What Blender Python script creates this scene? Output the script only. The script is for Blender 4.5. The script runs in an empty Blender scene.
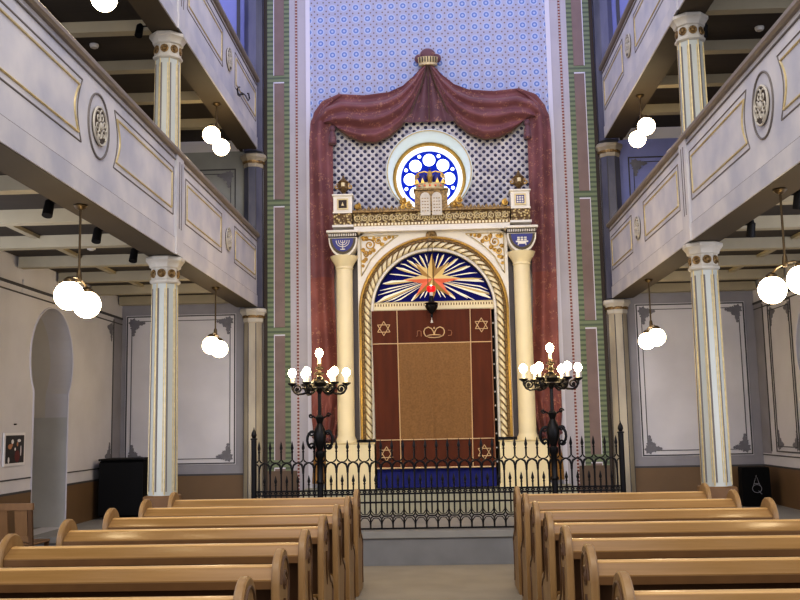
import bpy, math, random
from math import pi, sin, cos, sqrt, radians, atan2
from mathutils import Vector, Matrix
random.seed(7)
S = bpy.context.scene
COL = S.collection

# ------------------------------------------------------------------ helpers
def lin(c):
    def f(v):
        v /= 255.0
        return v / 12.92 if v <= .04045 else ((v + .055) / 1.055) ** 2.4
    return (f(c[0]), f(c[1]), f(c[2]), 1.0)

class NT:
    def __init__(s, name):
        s.mat = bpy.data.materials.new(name); s.mat.use_nodes = True
        s.t = s.mat.node_tree; s.b = s.t.nodes['Principled BSDF']
        s.tc = s.t.nodes.new('ShaderNodeTexCoord')
    def n(s, kind): return s.t.nodes.new(kind)
    def link(s, a, b): s.t.links.new(a, b)
    def m(s, op, a, b=None, c=None):
        n = s.n('ShaderNodeMath'); n.operation = op
        for i, v in enumerate((a, b, c)):
            if v is None: continue
            if isinstance(v, (int, float)): n.inputs[i].default_value = v
            else: s.link(v, n.inputs[i])
        return n.outputs[0]
    def xyz(s):
        n = s.n('ShaderNodeSeparateXYZ'); s.link(s.tc.outputs['Object'], n.inputs[0])
        return n.outputs
    def mix(s, f, a, b):
        n = s.n('ShaderNodeMix'); n.data_type = 'RGBA'
        for idx, v in ((0, f), (6, a), (7, b)):
            if isinstance(v, (int, float)): n.inputs[idx].default_value = v
            elif isinstance(v, tuple): n.inputs[idx].default_value = v
            else: s.link(v, n.inputs[idx])
        return n.outputs[2]
    def noise(s, scale, detail=4, vec=None, stretch=None):
        n = s.n('ShaderNodeTexNoise'); n.inputs['Scale'].default_value = scale; n.inputs['Detail'].default_value = detail
        v = s.tc.outputs['Object']
        if stretch:
            mp = s.n('ShaderNodeMapping'); mp.inputs['Scale'].default_value = stretch
            s.link(v, mp.inputs[0]); v = mp.outputs[0]
        s.link(v, n.inputs['Vector'])
        return n.outputs['Fac']
    def col(s, v):
        if isinstance(v, tuple): s.b.inputs['Base Color'].default_value = v
        else: s.link(v, s.b.inputs['Base Color'])
    def bump(s, h, strength=.3, dist=.01):
        n = s.n('ShaderNodeBump'); n.inputs['Strength'].default_value = strength; n.inputs['Distance'].default_value = dist
        s.link(h, n.inputs['Height']); s.link(n.outputs[0], s.b.inputs['Normal'])
    def ramp(s, f, lo, hi):
        n = s.n('ShaderNodeMapRange'); n.clamp = True
        n.inputs[1].default_value = lo; n.inputs[2].default_value = hi
        s.link(f, n.inputs[0]); return n.outputs[0]

def mat(name, c, rough=.6, metal=0., var=.0, scale=4., c2=None, bump=0., bscale=30., stretch=None, spec=None, emit=0.):
    T = NT(name); a = lin(c)
    T.b.inputs['Roughness'].default_value = rough; T.b.inputs['Metallic'].default_value = metal
    if spec is not None: T.b.inputs['Specular IOR Level'].default_value = spec
    if var > 0 or c2:
        lo = lin(c2) if c2 else tuple(x * (1 - var) for x in a[:3]) + (1,)
        f = T.ramp(T.noise(scale, 5, stretch=stretch), .35, .65)
        T.col(T.mix(f, a, lo))
    else: T.col(a)
    if bump: T.bump(T.noise(bscale, 4, stretch=stretch), bump, .01)
    if emit:
        T.b.inputs['Emission Color'].default_value = a; T.b.inputs['Emission Strength'].default_value = emit
    return T.mat

def glow(name, c, strength):
    T = NT(name); T.col((0.9, 0.9, 0.88, 1)); T.b.inputs['Emission Color'].default_value = lin(c)
    T.b.inputs['Emission Strength'].default_value = strength
    return T.mat

class MB:
    def __init__(s): s.v = []; s.f = []
    def add(s, vs, fs):
        b = len(s.v); s.v += [tuple(p) for p in vs]; s.f += [tuple(b + i for i in f) for f in fs]; return s
    def box(s, x0, x1, y0, y1, z0, z1):
        x0, x1 = min(x0, x1), max(x0, x1); y0, y1 = min(y0, y1), max(y0, y1); z0, z1 = min(z0, z1), max(z0, z1)
        return s.add([(x0,y0,z0),(x1,y0,z0),(x1,y1,z0),(x0,y1,z0),(x0,y0,z1),(x1,y0,z1),(x1,y1,z1),(x0,y1,z1)],
              [(0,3,2,1),(4,5,6,7),(0,1,5,4),(1,2,6,5),(2,3,7,6),(3,0,4,7)])
    def rbox(s, x0, x1, y0, y1, z0, z1, b=.01):
        # box with chamfered edges (all 12)
        x0, x1 = min(x0, x1), max(x0, x1); y0, y1 = min(y0, y1), max(y0, y1); z0, z1 = min(z0, z1), max(z0, z1)
        rings = []
        for z, k in ((z0, b), (z0 + b, 0), (z1 - b, 0), (z1, b)):
            rings.append([(x0+k+(b if k==0 else b*.6), y0+k, z), (x1-k-(b if k==0 else b*.6), y0+k, z), (x1-k, y0+k+b, z), (x1-k, y1-k-b, z),
                          (x1-k-b, y1-k, z), (x0+k+b, y1-k, z), (x0+k, y1-k-b, z), (x0+k, y0+k+b, z)])
        return s.rings(rings, True, True)
    def rings(s, rings, cap0=True, cap1=True, closed=True):
        n = len(rings[0]); vs = [p for r in rings for p in r]; fs = []
        for i in range(len(rings) - 1):
            for j in range(n if closed else n - 1):
                k = (j + 1) % n
                fs.append((i*n+j, i*n+k, (i+1)*n+k, (i+1)*n+j))
        if cap0: fs.append(tuple(range(n))[::-1])
        if cap1: fs.append(tuple((len(rings)-1)*n + j for j in range(n)))
        return s.add(vs, fs)
    def cyl(s, p0, p1, r0, r1=None, n=12):
        p0, p1 = Vector(p0), Vector(p1); r1 = r0 if r1 is None else r1
        d = (p1 - p0).normalized(); a = d.orthogonal().normalized(); b = d.cross(a)
        return s.rings([[p + (a*cos(t*2*pi/n) + b*sin(t*2*pi/n)) * r for t in range(n)] for p, r in ((p0, r0), (p1, r1))])
    def tube(s, pts, r, n=6, closed=False):
        pts = [Vector(p) for p in pts]; N = len(pts); R = []
        prev = None
        for i, p in enumerate(pts):
            if closed: d = pts[(i+1) % N] - pts[i-1]
            else: d = pts[min(i+1, N-1)] - pts[max(i-1, 0)]
            d.normalize()
            if prev is None: a = d.orthogonal().normalized()
            else:
                a = prev - d * prev.dot(d); a.normalize()
            prev = a; b = d.cross(a); rr = r[i] if isinstance(r, (list, tuple)) else r
            R.append([p + (a*cos(t*2*pi/n) + b*sin(t*2*pi/n)) * rr for t in range(n)])
        if closed: R.append(R[0])
        return s.rings(R, not closed, not closed)
    def lathe(s, prof, c=(0,0,0), n=16, rot=0., axis='z', sy=1.):
        R = []
        for r, h in prof:
            ring = []
            for t in range(n):
                a = t*2*pi/n + rot
                if axis == 'z': ring.append((c[0]+r*cos(a), c[1]+r*sin(a)*sy, c[2]+h))
                elif axis == 'y': ring.append((c[0]+r*cos(a), c[1]+h, c[2]-r*sin(a)))
                else: ring.append((c[0]+h, c[1]+r*cos(a), c[2]+r*sin(a)))
            R.append(ring)
        return s.rings(R)
    def ball(s, c, r, n=14, m=8, sc=(1,1,1)):
        R = []
        for i in range(m + 1):
            t = -pi/2 + pi*i/m; rr = max(cos(t), .02) * r
            R.append([(c[0]+rr*cos(a*2*pi/n)*sc[0], c[1]+rr*sin(a*2*pi/n)*sc[1], c[2]+r*sin(t)*sc[2]) for a in range(n)])
        return s.rings(R)
    def prism(s, poly, d0, d1, plane='xz'):
        # poly: 2D points, extruded along the remaining axis from d0 to d1
        def P(p, d):
            if plane == 'xz': return (p[0], d, p[1])
            if plane == 'yz': return (d, p[0], p[1])
            return (p[0], p[1], d)
        return s.rings([[P(p, d0) for p in poly], [P(p, d1) for p in poly]])
    def strip(s, outer, inner, d0, d1, plane='xz', closed=False):
        # solid between two matched polylines
        def P(p, d):
            if plane == 'xz': return (p[0], d, p[1])
            if plane == 'yz': return (d, p[0], p[1])
            return (p[0], p[1], d)
        R = [[P(o, d0), P(i, d0), P(i, d1), P(o, d1)] for o, i in zip(outer, inner)]
        if closed: R.append(R[0])
        return s.rings(R, not closed, not closed)
    def grid(s, fn, nu, nv):
        vs = [fn(i/nu, j/nv) for j in range(nv+1) for i in range(nu+1)]
        fs = [(j*(nu+1)+i, j*(nu+1)+i+1, (j+1)*(nu+1)+i+1, (j+1)*(nu+1)+i) for j in range(nv) for i in range(nu)]
        return s.add(vs, fs)
    def spiral(s, c, r, turns, th, plane='xz', flip=1, start=0., n=18, nn=5):
        pts = []
        for i in range(n+1):
            t = i/n; a = start + flip*turns*2*pi*t; q = r*(1-.85*t)
            u, w = q*cos(a), q*sin(a)
            pts.append((c[0]+u, c[1], c[2]+w) if plane == 'xz' else (c[0], c[1]+u, c[2]+w))
        return s.tube(pts, th, nn)
    def build(s, name, m, parent=None, loc=(0,0,0), smooth=True, ang=35):
        me = bpy.data.meshes.new(name); me.from_pydata(s.v, [], s.f); me.update()
        import bmesh
        bm = bmesh.new(); bm.from_mesh(me); bmesh.ops.recalc_face_normals(bm, faces=bm.faces); bm.to_mesh(me); bm.free()
        if smooth:
            me.polygons.foreach_set('use_smooth', [True]*len(me.polygons)); me.set_sharp_from_angle(angle=radians(ang))
        me.materials.append(m)
        o = bpy.data.objects.new(name, me); COL.objects.link(o); o.location = loc
        if parent is not None: o.parent = parent
        return o

def tag(o, label=None, cat=None, group=None, kind=None):
    if label: o['label'] = label
    if cat: o['category'] = cat
    if group: o['group'] = group
    if kind: o['kind'] = kind
    return o
def empty(name, label, cat, loc=(0,0,0), rz=0., group=None):
    o = bpy.data.objects.new(name, None); COL.objects.link(o); o.location = loc; o.rotation_euler = (0,0,rz)
    o.empty_display_size = .1
    return tag(o, label, cat, group)
def struct(mb, name, m, parent=None, **k):
    o = mb.build(name, m, parent, **k)
    if parent is None: o['kind'] = 'structure'
    return o
def copy_tree(o, parent=None):
    c = o.copy(); COL.objects.link(c)
    if parent is not None: c.parent = parent
    for ch in list(o.children): copy_tree(ch, c)
    return c
def arc(cx, cz, r, a0, a1, n):
    return [(cx + r*cos(radians(a0+(a1-a0)*i/n)), cz + r*sin(radians(a0+(a1-a0)*i/n))) for i in range(n+1)]
def interp(pts, t):
    # pts sorted (t, values...) -> smooth interpolation
    if t <= pts[0][0]: return pts[0][1:]
    for a, b in zip(pts, pts[1:]):
        if t <= b[0]:
            k = (t-a[0])/(b[0]-a[0]); k = k*k*(3-2*k)*.35 + k*.65
            return tuple(x+(y-x)*k for x, y in zip(a[1:], b[1:]))
    return pts[-1][1:]

# ------------------------------------------------------------------ materials
M = {}
M['plaster'] = mat('plaster_grey', (214,212,214), .8, var=.10, scale=1.6, bump=.08, bscale=12)
M['plaster_up'] = mat('plaster_green_grey', (156,158,152), .8, var=.22, scale=1.8)
M['plaster_lit_blue'] = mat('plaster_violet_lit', (140,146,196), .8, var=.2, scale=1.5)
M['acan'] = mat('painted_grey_leafwork', (122,121,126), .8, var=.15, scale=12)
M['band'] = mat('painted_grey_band', (150,148,152), .8, var=.12, scale=3)
M['band_dk'] = mat('painted_dark_line', (78,77,78), .8)
M['wains'] = mat('ochre_brown_dado', (116,92,64), .6, var=.08, scale=3)
M['parapet'] = mat('parapet_painted_white', (208,204,202), .5, c2=(178,178,186), scale=1.9, bump=.04, bscale=9)
M['fascia'] = mat('parapet_painted_fascia', (202,198,196), .5, c2=(174,174,182), scale=2.4)
M['rail'] = mat('handrail_painted_greige', (132,122,112), .45, var=.1, scale=5)
M['groove'] = mat('shadow_groove_grey', (110,104,100), .7)
M['gold'] = mat('old_gilding', (196,158,84), .38, metal=.75, var=.25, scale=30)
M['goldp'] = mat('pale_gold_paint', (206,188,142), .45, metal=.25, var=.2, scale=25)
M['goldd'] = mat('antique_bronze_gilding', (150,122,76), .45, metal=.5, c2=(84,66,42), scale=40)
M['medal'] = mat('medallion_dark_bronze', (74,62,48), .5, metal=.2, var=.3, scale=40)
M['foot'] = mat('brown_wall_foot', (104,86,70), .7, var=.12, scale=4)
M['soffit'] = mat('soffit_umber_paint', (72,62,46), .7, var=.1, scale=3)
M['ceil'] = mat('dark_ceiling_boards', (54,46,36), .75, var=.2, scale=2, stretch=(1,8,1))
M['joist'] = mat('joist_stone_paint', (166,156,130), .65, var=.08, scale=4)
M['column'] = mat('column_pale_green_grey', (182,184,174), .45, c2=(166,172,166), scale=3, stretch=(1,1,.3))
M['cap'] = mat('capital_warm_white', (190,184,170), .5, var=.1, scale=8)
M['colgrey'] = mat('half_column_grey_marble', (178,168,144), .4, c2=(136,128,112), scale=3, stretch=(1,1,.35))
M['colblue'] = mat('half_column_blue_marble', (98,98,108), .4, c2=(66,68,84), scale=3, stretch=(1,1,.35))
M['dark'] = mat('shadow_dark_brown', (52,42,34), .7)
M['wood'] = mat('honey_oak_varnish', (154,120,76), .22, c2=(138,106,62), scale=2.2, stretch=(.6,9,9), bump=.03, bscale=8)
M['woodend'] = mat('honey_oak_end', (154,122,78), .4, c2=(136,104,62), scale=2.5, stretch=(8,8,.8))
M['woodhi'] = mat('oak_rail_highlight', (206,166,108), .3, var=.1, scale=6)  # oak paled to put the bright top-edge reflection into the colour
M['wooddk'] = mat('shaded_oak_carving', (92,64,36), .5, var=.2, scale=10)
M['woodmid'] = mat('brown_oak_edge', (112,80,44), .4, var=.15, scale=8)
M['chairwood'] = mat('brown_chair_wood', (128,96,62), .45, var=.12, scale=4, stretch=(6,6,1))
M['floor'] = mat('beige_carpet', (152,142,122), .9, var=.12, scale=2.5, bump=.2, bscale=120)
M['dais'] = mat('grey_stone_dais', (150,148,142), .75, var=.1, scale=4)
M['daisr'] = mat('grey_stone_riser', (136,136,136), .8, var=.12, scale=3)
M['steps'] = mat('pale_green_grey_stone', (172,170,150), .8, var=.1, scale=4)
M['cream'] = mat('cream_lacquer', (232,218,176), .4, var=.06, scale=3)
M['white'] = mat('ivory_paint', (226,220,204), .45, var=.06, scale=6)
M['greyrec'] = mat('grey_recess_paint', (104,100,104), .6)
M['iron'] = mat('black_wrought_iron', (26,25,27), .42, metal=.5, var=.2, scale=20)
M['black'] = mat('black_cloth_cover', (6,6,7), .85, spec=.2, var=.3, scale=8)
M['blackp'] = mat('matte_black_plastic', (8,8,9), .6, spec=.25)
M['globe'] = glow('lit_opal_globe', (255,228,182), 20)
M['bulb'] = glow('lit_candle_bulb', (255,222,160), 70)
M['candle'] = mat('ivory_candle_sleeve', (240,228,196), .4, emit=.25)
M['bronze'] = mat('dark_bronze', (84,74,56), .45, metal=.5, var=.2, scale=20)
M['brass'] = mat('aged_brass', (92,78,56), .4, metal=.8, var=.2, scale=20)
M['parochet'] = mat('dark_russet_velvet', (92,42,17), .85, c2=(80,36,14), scale=3, stretch=(4,1,.5))
M['parcen'] = mat('ochre_brown_brocade', (138,102,60), .8, c2=(122,88,48), scale=40, bump=.2, bscale=90)
M['thread'] = mat('pale_gold_thread', (206,176,132), .5)
M['threadd'] = mat('faded_gold_thread', (150,104,72), .6)
M['bluecloth'] = mat('royal_blue_cloth', (26,34,120), .8, c2=(20,27,100), scale=4, stretch=(8,1,1))
M['navy'] = mat('lunette_ultramarine', (14,16,96), .75, spec=.15, var=.1, scale=6)
M['shieldblue'] = mat('shield_deep_blue', (34,38,118), .4)
M['rayw'] = mat('ray_pale_cream', (246,240,214), .4)
M['rayg'] = mat('ray_dull_gold', (196,172,108), .4, metal=.2)
M['starl'] = mat('star_light_gold', (226,196,124), .4, metal=.15)
M['stard'] = mat('star_dark_gold', (170,134,72), .4, metal=.2)
M['staro'] = mat('star_coral_orange', (236,120,84), .5)
M['redglass'] = mat('ruby_glass', (200,20,24), .15, emit=1.2)
M['stone'] = mat('tablet_pale_stone', (206,198,178), .6, bump=.4, bscale=60, var=.12, scale=20)
M['rosewhite2'] = mat('window_inner_ring', (238,242,244), .5, emit=.55)
M['rosewhite'] = mat('window_rim_pale_mint', (216,226,220), .5, emit=.1)  # rim and inner ring emit faintly, window glow put into the material
M['glassblue'] = mat('stained_glass_blue', (12,44,172), .6, spec=.1, emit=.3, c2=(10,36,150), scale=14)
M['glasswhite'] = glow('daylit_clear_roundel', (240,248,255), 2.6)
M['white_print'] = mat('white_print_line', (150,150,156), .6)
M['paper'] = mat('glossy_poster_paper', (226,224,222), .4)
M['posterdk'] = mat('poster_black_ground', (22,16,16), .4)
M['skinp'] = mat('poster_warm_tone', (188,132,92), .5)
M['redp'] = mat('poster_dark_red', (96,34,32), .5)
M['plastic'] = mat('white_plastic', (214,212,206), .4)
M['stripew'] = mat('lavender_grey_stripe', (176,172,176), .75, var=.07, scale=3)
M['stripewh'] = mat('white_painted_edge', (204,202,210), .6)
M['pink'] = mat('faded_mauve_pink', (128,110,104), .8, var=.1, scale=5)
M['niche'] = mat('niche_grey_plaster', (212,208,200), .85, var=.1, scale=2)
M['revealgrey'] = mat('doorway_lower_grey', (196,196,192), .8, var=.1, scale=3)
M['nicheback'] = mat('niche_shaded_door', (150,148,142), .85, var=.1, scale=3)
M['fringe'] = mat('ochre_silk_fringe', (170,130,74), .8, var=.35, scale=60)

# blue rosette wallpaper painting (world metres, pitch .188)
T = NT('painted_blue_rosettes'); X, Y, Z = T.xyz()
P = .188
def cell(v, off, p): return T.m('MULTIPLY', T.m('SUBTRACT', T.m('FRACT', T.m('ADD', T.m('DIVIDE', v, p), off)), .5), p)
cx, cz = cell(X, .5, P), cell(Z, .25, .194)
r = T.m('SQRT', T.m('ADD', T.m('MULTIPLY', cx, cx), T.m('MULTIPLY', cz, cz)))
q = P/4
Zs = T.m('MULTIPLY', T.m('SUBTRACT', Z, .194*.25), .188/.194)
dx, dz = cell(T.m('ADD', X, Zs), .0, 2*q), cell(T.m('SUBTRACT', X, Zs), .0, 2*q)
dr = T.m('SQRT', T.m('ADD', T.m('MULTIPLY', dx, dx), T.m('MULTIPLY', dz, dz)))
sp = T.m('MULTIPLY', T.m('LESS_THAN', dr, .018), T.m('GREATER_THAN', r, .072))
hl = T.m('LESS_THAN', r, .062)
ring = T.m('MULTIPLY', T.m('LESS_THAN', r, .042), T.m('GREATER_THAN', r, .019))
base = T.mix(T.ramp(T.noise(2.2, 4), .3, .7), lin((172,174,194)), lin((160,163,186)))
c = T.mix(sp, base, lin((122,106,100))); c = T.mix(hl, c, lin((174,184,210))); c = T.mix(ring, c, lin((106,130,186)))
T.col(c); T.b.inputs['Roughness'].default_value = .75
M['rosette'] = T.mat

# diagonal lattice with dark blue openings
T = NT('blue_and_silver_lattice'); X, Y, Z = T.xyz()
pt = .084
u = T.m('MULTIPLY', T.m('ADD', X, Z), .7071); w = T.m('MULTIPLY', T.m('SUBTRACT', X, Z), .7071)
cu, cw = cell(u, 0., pt), cell(w, 0., pt)
d = T.m('MAXIMUM', T.m('ABSOLUTE', T.m('MULTIPLY', T.m('ADD', cu, cw), .7071)), T.m('ABSOLUTE', T.m('MULTIPLY', T.m('SUBTRACT', cu, cw), .7071)))
rr = T.m('SQRT', T.m('ADD', T.m('MULTIPLY', cu, cu), T.m('MULTIPLY', cw, cw)))
hole = T.m('LESS_THAN', rr, .027)
T.col(T.mix(hole, T.mix(T.ramp(T.noise(6, 3), .35, .65), lin((206,202,196)), lin((166,162,164))), lin((12,12,58))))
T.bump(T.m('SUBTRACT', .06, T.ramp(d, .05, .02)), .6, .02)
M['lattice'] = T.mat

# green guilloche strip
T = NT('green_guilloche_strip'); X, Y, Z = T.xyz()
p = T.m('ABSOLUTE', cell(Z, 0., .076))
k = T.m('LESS_THAN', p, .022)
T.col(T.mix(k, lin((88,98,80)), lin((118,130,100)))); T.b.inputs['Roughness'].default_value = .8
M['green'] = T.mat

T = NT('gilt_bead_band'); X, Y, Z = T.xyz()
p = T.m('ABSOLUTE', cell(X, 0., .04)); T.col(T.mix(T.m('LESS_THAN', p, .009), lin((232,218,176)), lin((120,92,52))))
M['beadband'] = T.mat
# red bead chain
T = NT('red_bead_chain'); X, Y, Z = T.xyz()
p = T.m('ABSOLUTE', cell(Z, 0., .05))
T.col(T.mix(T.m('LESS_THAN', p, .014), lin((190,180,174)), lin((124,66,58)))); T.b.inputs['Roughness'].default_value = .8
M['beads'] = T.mat

# mauve canopy cloth with small gilt motifs
def drape_mat(name, c1, c2):
    T = NT(name)
    v = T.n('ShaderNodeTexVoronoi'); v.inputs['Scale'].default_value = 9; T.link(T.tc.outputs['Object'], v.inputs['Vector'])
    sp = T.m('MULTIPLY', T.m('LESS_THAN', v.outputs['Distance'], .42), T.m('GREATER_THAN', T.noise(38, 3), .56))
    base = T.mix(T.ramp(T.noise(3, 4), .35, .65), lin(c1), lin(c2))
    T.col(T.mix(T.m('MULTIPLY', sp, .45), base, lin((186,140,106))))
    T.b.inputs['Roughness'].default_value = .62; T.b.inputs['Sheen Weight'].default_value = .2
    return T.mat
M['drapehem'] = mat('dark_bronze_fringe', (92,70,52), .6, var=.3, scale=40)
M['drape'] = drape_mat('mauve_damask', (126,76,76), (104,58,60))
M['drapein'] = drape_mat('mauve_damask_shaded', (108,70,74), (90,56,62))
M['drapelow'] = drape_mat('mauve_damask_warm_lit', (140,80,68), (116,62,54))  # same mauve cloth, warm light put into the lower part's colour

# carved gilded relief
T = NT('carved_gilt_relief')
v = T.n('ShaderNodeTexVoronoi'); v.inputs['Scale'].default_value = 26; T.link(T.tc.outputs['Object'], v.inputs['Vector'])
T.col(T.mix(T.ramp(v.outputs['Distance'], .1, .55), lin((226,204,142)), lin((92,70,38)))); T.bump(T.m('SUBTRACT', 1., v.outputs['Distance']), .8, .02)
T.b.inputs['Roughness'].default_value = .4; T.b.inputs['Metallic'].default_value = .3
M['relief'] = T.mat

# ------------------------------------------------------------------ the room
GX, SI, AW, WY, DZ, DY = 2.67, 2.97, 4.80, 14.5, .38, 11.28   # gallery face, soffit inner edge, aisle wall, back wall, dais height, dais edge
TOPZ = 9.6
struct(MB().box(-5.1, 5.1, -.6, DY+.02, -.1, 0), 'floor', M['floor'])
dz = struct(MB().box(-AW, AW, DY+.02, WY, -.1, DZ), 'floor.001', M['dais'])
struct(MB().box(-AW, AW, DY, DY+.02, 0, DZ-.07), 'trim_1', M['daisr'])
struct(MB().box(-AW, AW, DY-.03, DY+.02, DZ-.07, DZ+.002), 'trim_2', M['dais'])
# steps before the ark
struct(MB().box(-1.95, 1.95, 13.72, WY, DZ, .69).box(-2.05, 2.05, 13.38, 13.72, DZ, .535), 'trim_3', M['steps'])
RX, RZ, RR = -.02, 5.47, .66
sq = [(RX+.9*max(-1, min(1, 1.42*cos(t*pi/32))), RZ+.9*max(-1, min(1, 1.42*sin(t*pi/32)))) for t in range(64)]
rc = [(RX+RR*cos(t*pi/32), RZ+RR*sin(t*pi/32)) for t in range(64)]
wb = struct(MB().box(-5.1, RX-.9, WY, WY+.3, -.1, TOPZ).box(RX+.9, 5.1, WY, WY+.3, -.1, TOPZ).box(RX-.9, RX+.9, WY, WY+.3, -.1, RZ-.9)
            .box(RX-.9, RX+.9, WY, WY+.3, RZ+.9, TOPZ).strip(sq, rc, WY, WY+.3, closed=True), 'wall_back', M['plaster'], smooth=False)

def slab(name, x0, x1, z0, z1, m, parent=wb, y0=WY-.012, y1=WY+.001):
    return MB().box(x0, x1, y0, y1, z0, z1).build(name, m, parent, smooth=False)
slab('rosette_field', -1.86, 1.86, 6.30, TOPZ, M['rosette'])
for s in (-1, 1): slab('rosette_field', s*1.5, s*1.86, 4.0, 6.30, M['rosette'])
for s in (-1, 1):
    slab('white_stripe', s*1.86, s*1.93, DZ, TOPZ, M['stripewh'], y0=WY-.025)
    slab('lavender_stripe', s*1.93, s*2.06, DZ, TOPZ, M['stripew'])
    slab('bead_stripe', s*2.065, s*2.095, DZ, TOPZ, M['beads'], y0=WY-.016)
    slab('lavender_stripe', s*2.10, s*2.19, DZ, TOPZ, M['stripew'])
    slab('green_stripe', s*2.19, s*2.545, DZ, TOPZ, M['green'], y0=WY-.014)
    for k in range(5):                                # mauve panels two metres apart, rimmed in white
        z0 = -.95 + 2.0*k
        slab('mauve_panel', s*2.275, s*2.44, max(z0+.06, DZ), z0+1.94, M['pink'], y0=WY-.022)
        slab('white_line', s*2.432, s*2.444, max(z0+.06, DZ), z0+1.94, M['stripewh'], y0=WY-.026)
        slab('white_line', s*2.275, s*2.444, z0+1.93, z0+1.95, M['stripewh'], y0=WY-.026)
    slab('brown_foot', s*2.10, s*2.545, DZ, .95, M['foot'], y0=WY-.03)
    slab('dark_edge', s*2.545, s*2.60, DZ, TOPZ, M['dark'], y0=WY-.03)

def leafcorner(mb, cx, cz, sx, sz, P):
    # painted acanthus corner: overlapping lobes
    for (u, w, r) in ((0,0,.10),(.11,.01,.07),(.01,.12,.07),(.19,.015,.05),(.015,.20,.05),(.09,.09,.055),(.25,.01,.03),(.01,.27,.035)):
        pts = []; K_ = .68; r *= K_
        for i in range(14):
            a = i*2*pi/14; rr = r*(1+.45*(i % 2))
            pts.append((cx+sx*u*K_+rr*cos(a)*.8, cz+sz*w*K_+rr*sin(a)*.8))
        P(mb, pts)
def painted_frame(parent, a0, a1, z0, z1, plane, d, th):
    # plane 'xz': a is x, d is y; plane 'yz': a is y, d is x
    def quad(mb, A0, A1, Z0, Z1):
        if plane == 'xz': mb.box(A0, A1, d, d+th, Z0, Z1)
        else: mb.box(d, d+th, A0, A1, Z0, Z1)
    mb = MB(); w = .018
    quad(mb, a0, a0+w, z0, z1); quad(mb, a1-w, a1, z0, z1); quad(mb, a0+w, a1-w, z0, z0+w); quad(mb, a0+w, a1-w, z1-w, z1)
    i = .075; w2 = .010
    quad(mb, a0+i, a0+i+w2, z0+i, z1-i); quad(mb, a1-i-w2, a1-i, z0+i, z1-i); quad(mb, a0+i, a1-i, z0+i, z0+i+w2); quad(mb, a0+i, a1-i, z1-i-w2, z1-i)
    mb.build('painted_line', M['band_dk'], parent, smooth=False)
    mb = MB()
    cnt = [0]
    def P(mb, pts):
        cnt[0] += 1; o = .0005*(cnt[0] % 8)
        fd = d if plane == 'xz' else d+th
        sg = -1 if plane == 'xz' else 1
        mb.prism(pts, fd+sg*(.002+o)-sg*.004, fd+sg*(.002+o), plane)
    k = .10
    for sx, ax in ((1, a0+k), (-1, a1-k)):
        for sz, az in ((1, z0+k), (-1, z1-k)): leafcorner(mb, ax, az, sx, sz, P)
    mb.build('painted_acanthus', M['acan'], parent, smooth=False)

for s in (-1, 1):
    a0, a1 = (-4.73, -3.03) if s < 0 else (3.03, 4.66)
    slab('grey_border', -AW if s < 0 else 2.9, -2.9 if s < 0 else AW, 0.92, 3.5, M['band'], y0=WY-.006)
    slab('plaster_panel', a0, a1, 1.06, 3.34, M['plaster'], y0=WY-.010)
    painted_frame(wb, a0+.01, a1-.01, 1.07, 3.33, 'xz', WY-.018, .012)
    slab('brown_dado', -AW if s < 0 else 2.9, -2.9 if s < 0 else AW, DZ, .90, M['wains'], y0=WY-.02)
    slab('dado_line', -AW if s < 0 else 2.9, -2.9 if s < 0 else AW, .90, .925, M['band_dk'], y0=WY-.022)
    # gallery storey; violet-blue light painted into the right and upper plaster
    slab('plaster_panel', -AW if s < 0 else 2.9, -2.9 if s < 0 else AW, 3.62, 5.9, M['plaster_up'] if s < 0 else M['plaster_lit_blue'], y0=WY-.008)
    painted_frame(wb, a0+.01, a1-.01, 3.9, 5.62, 'xz', WY-.018, .012)
    slab('blue_lit_panel', -AW if s < 0 else 2.6, -2.6 if s < 0 else AW, 6.1, TOPZ, M['plaster_lit_blue'], y0=WY-.008)
    for x in (2.62, 2.98):
        slab('dark_edge', s*x, s*(x+.05), 6.9, TOPZ, M['band_dk'], y0=WY-.03)

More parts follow.
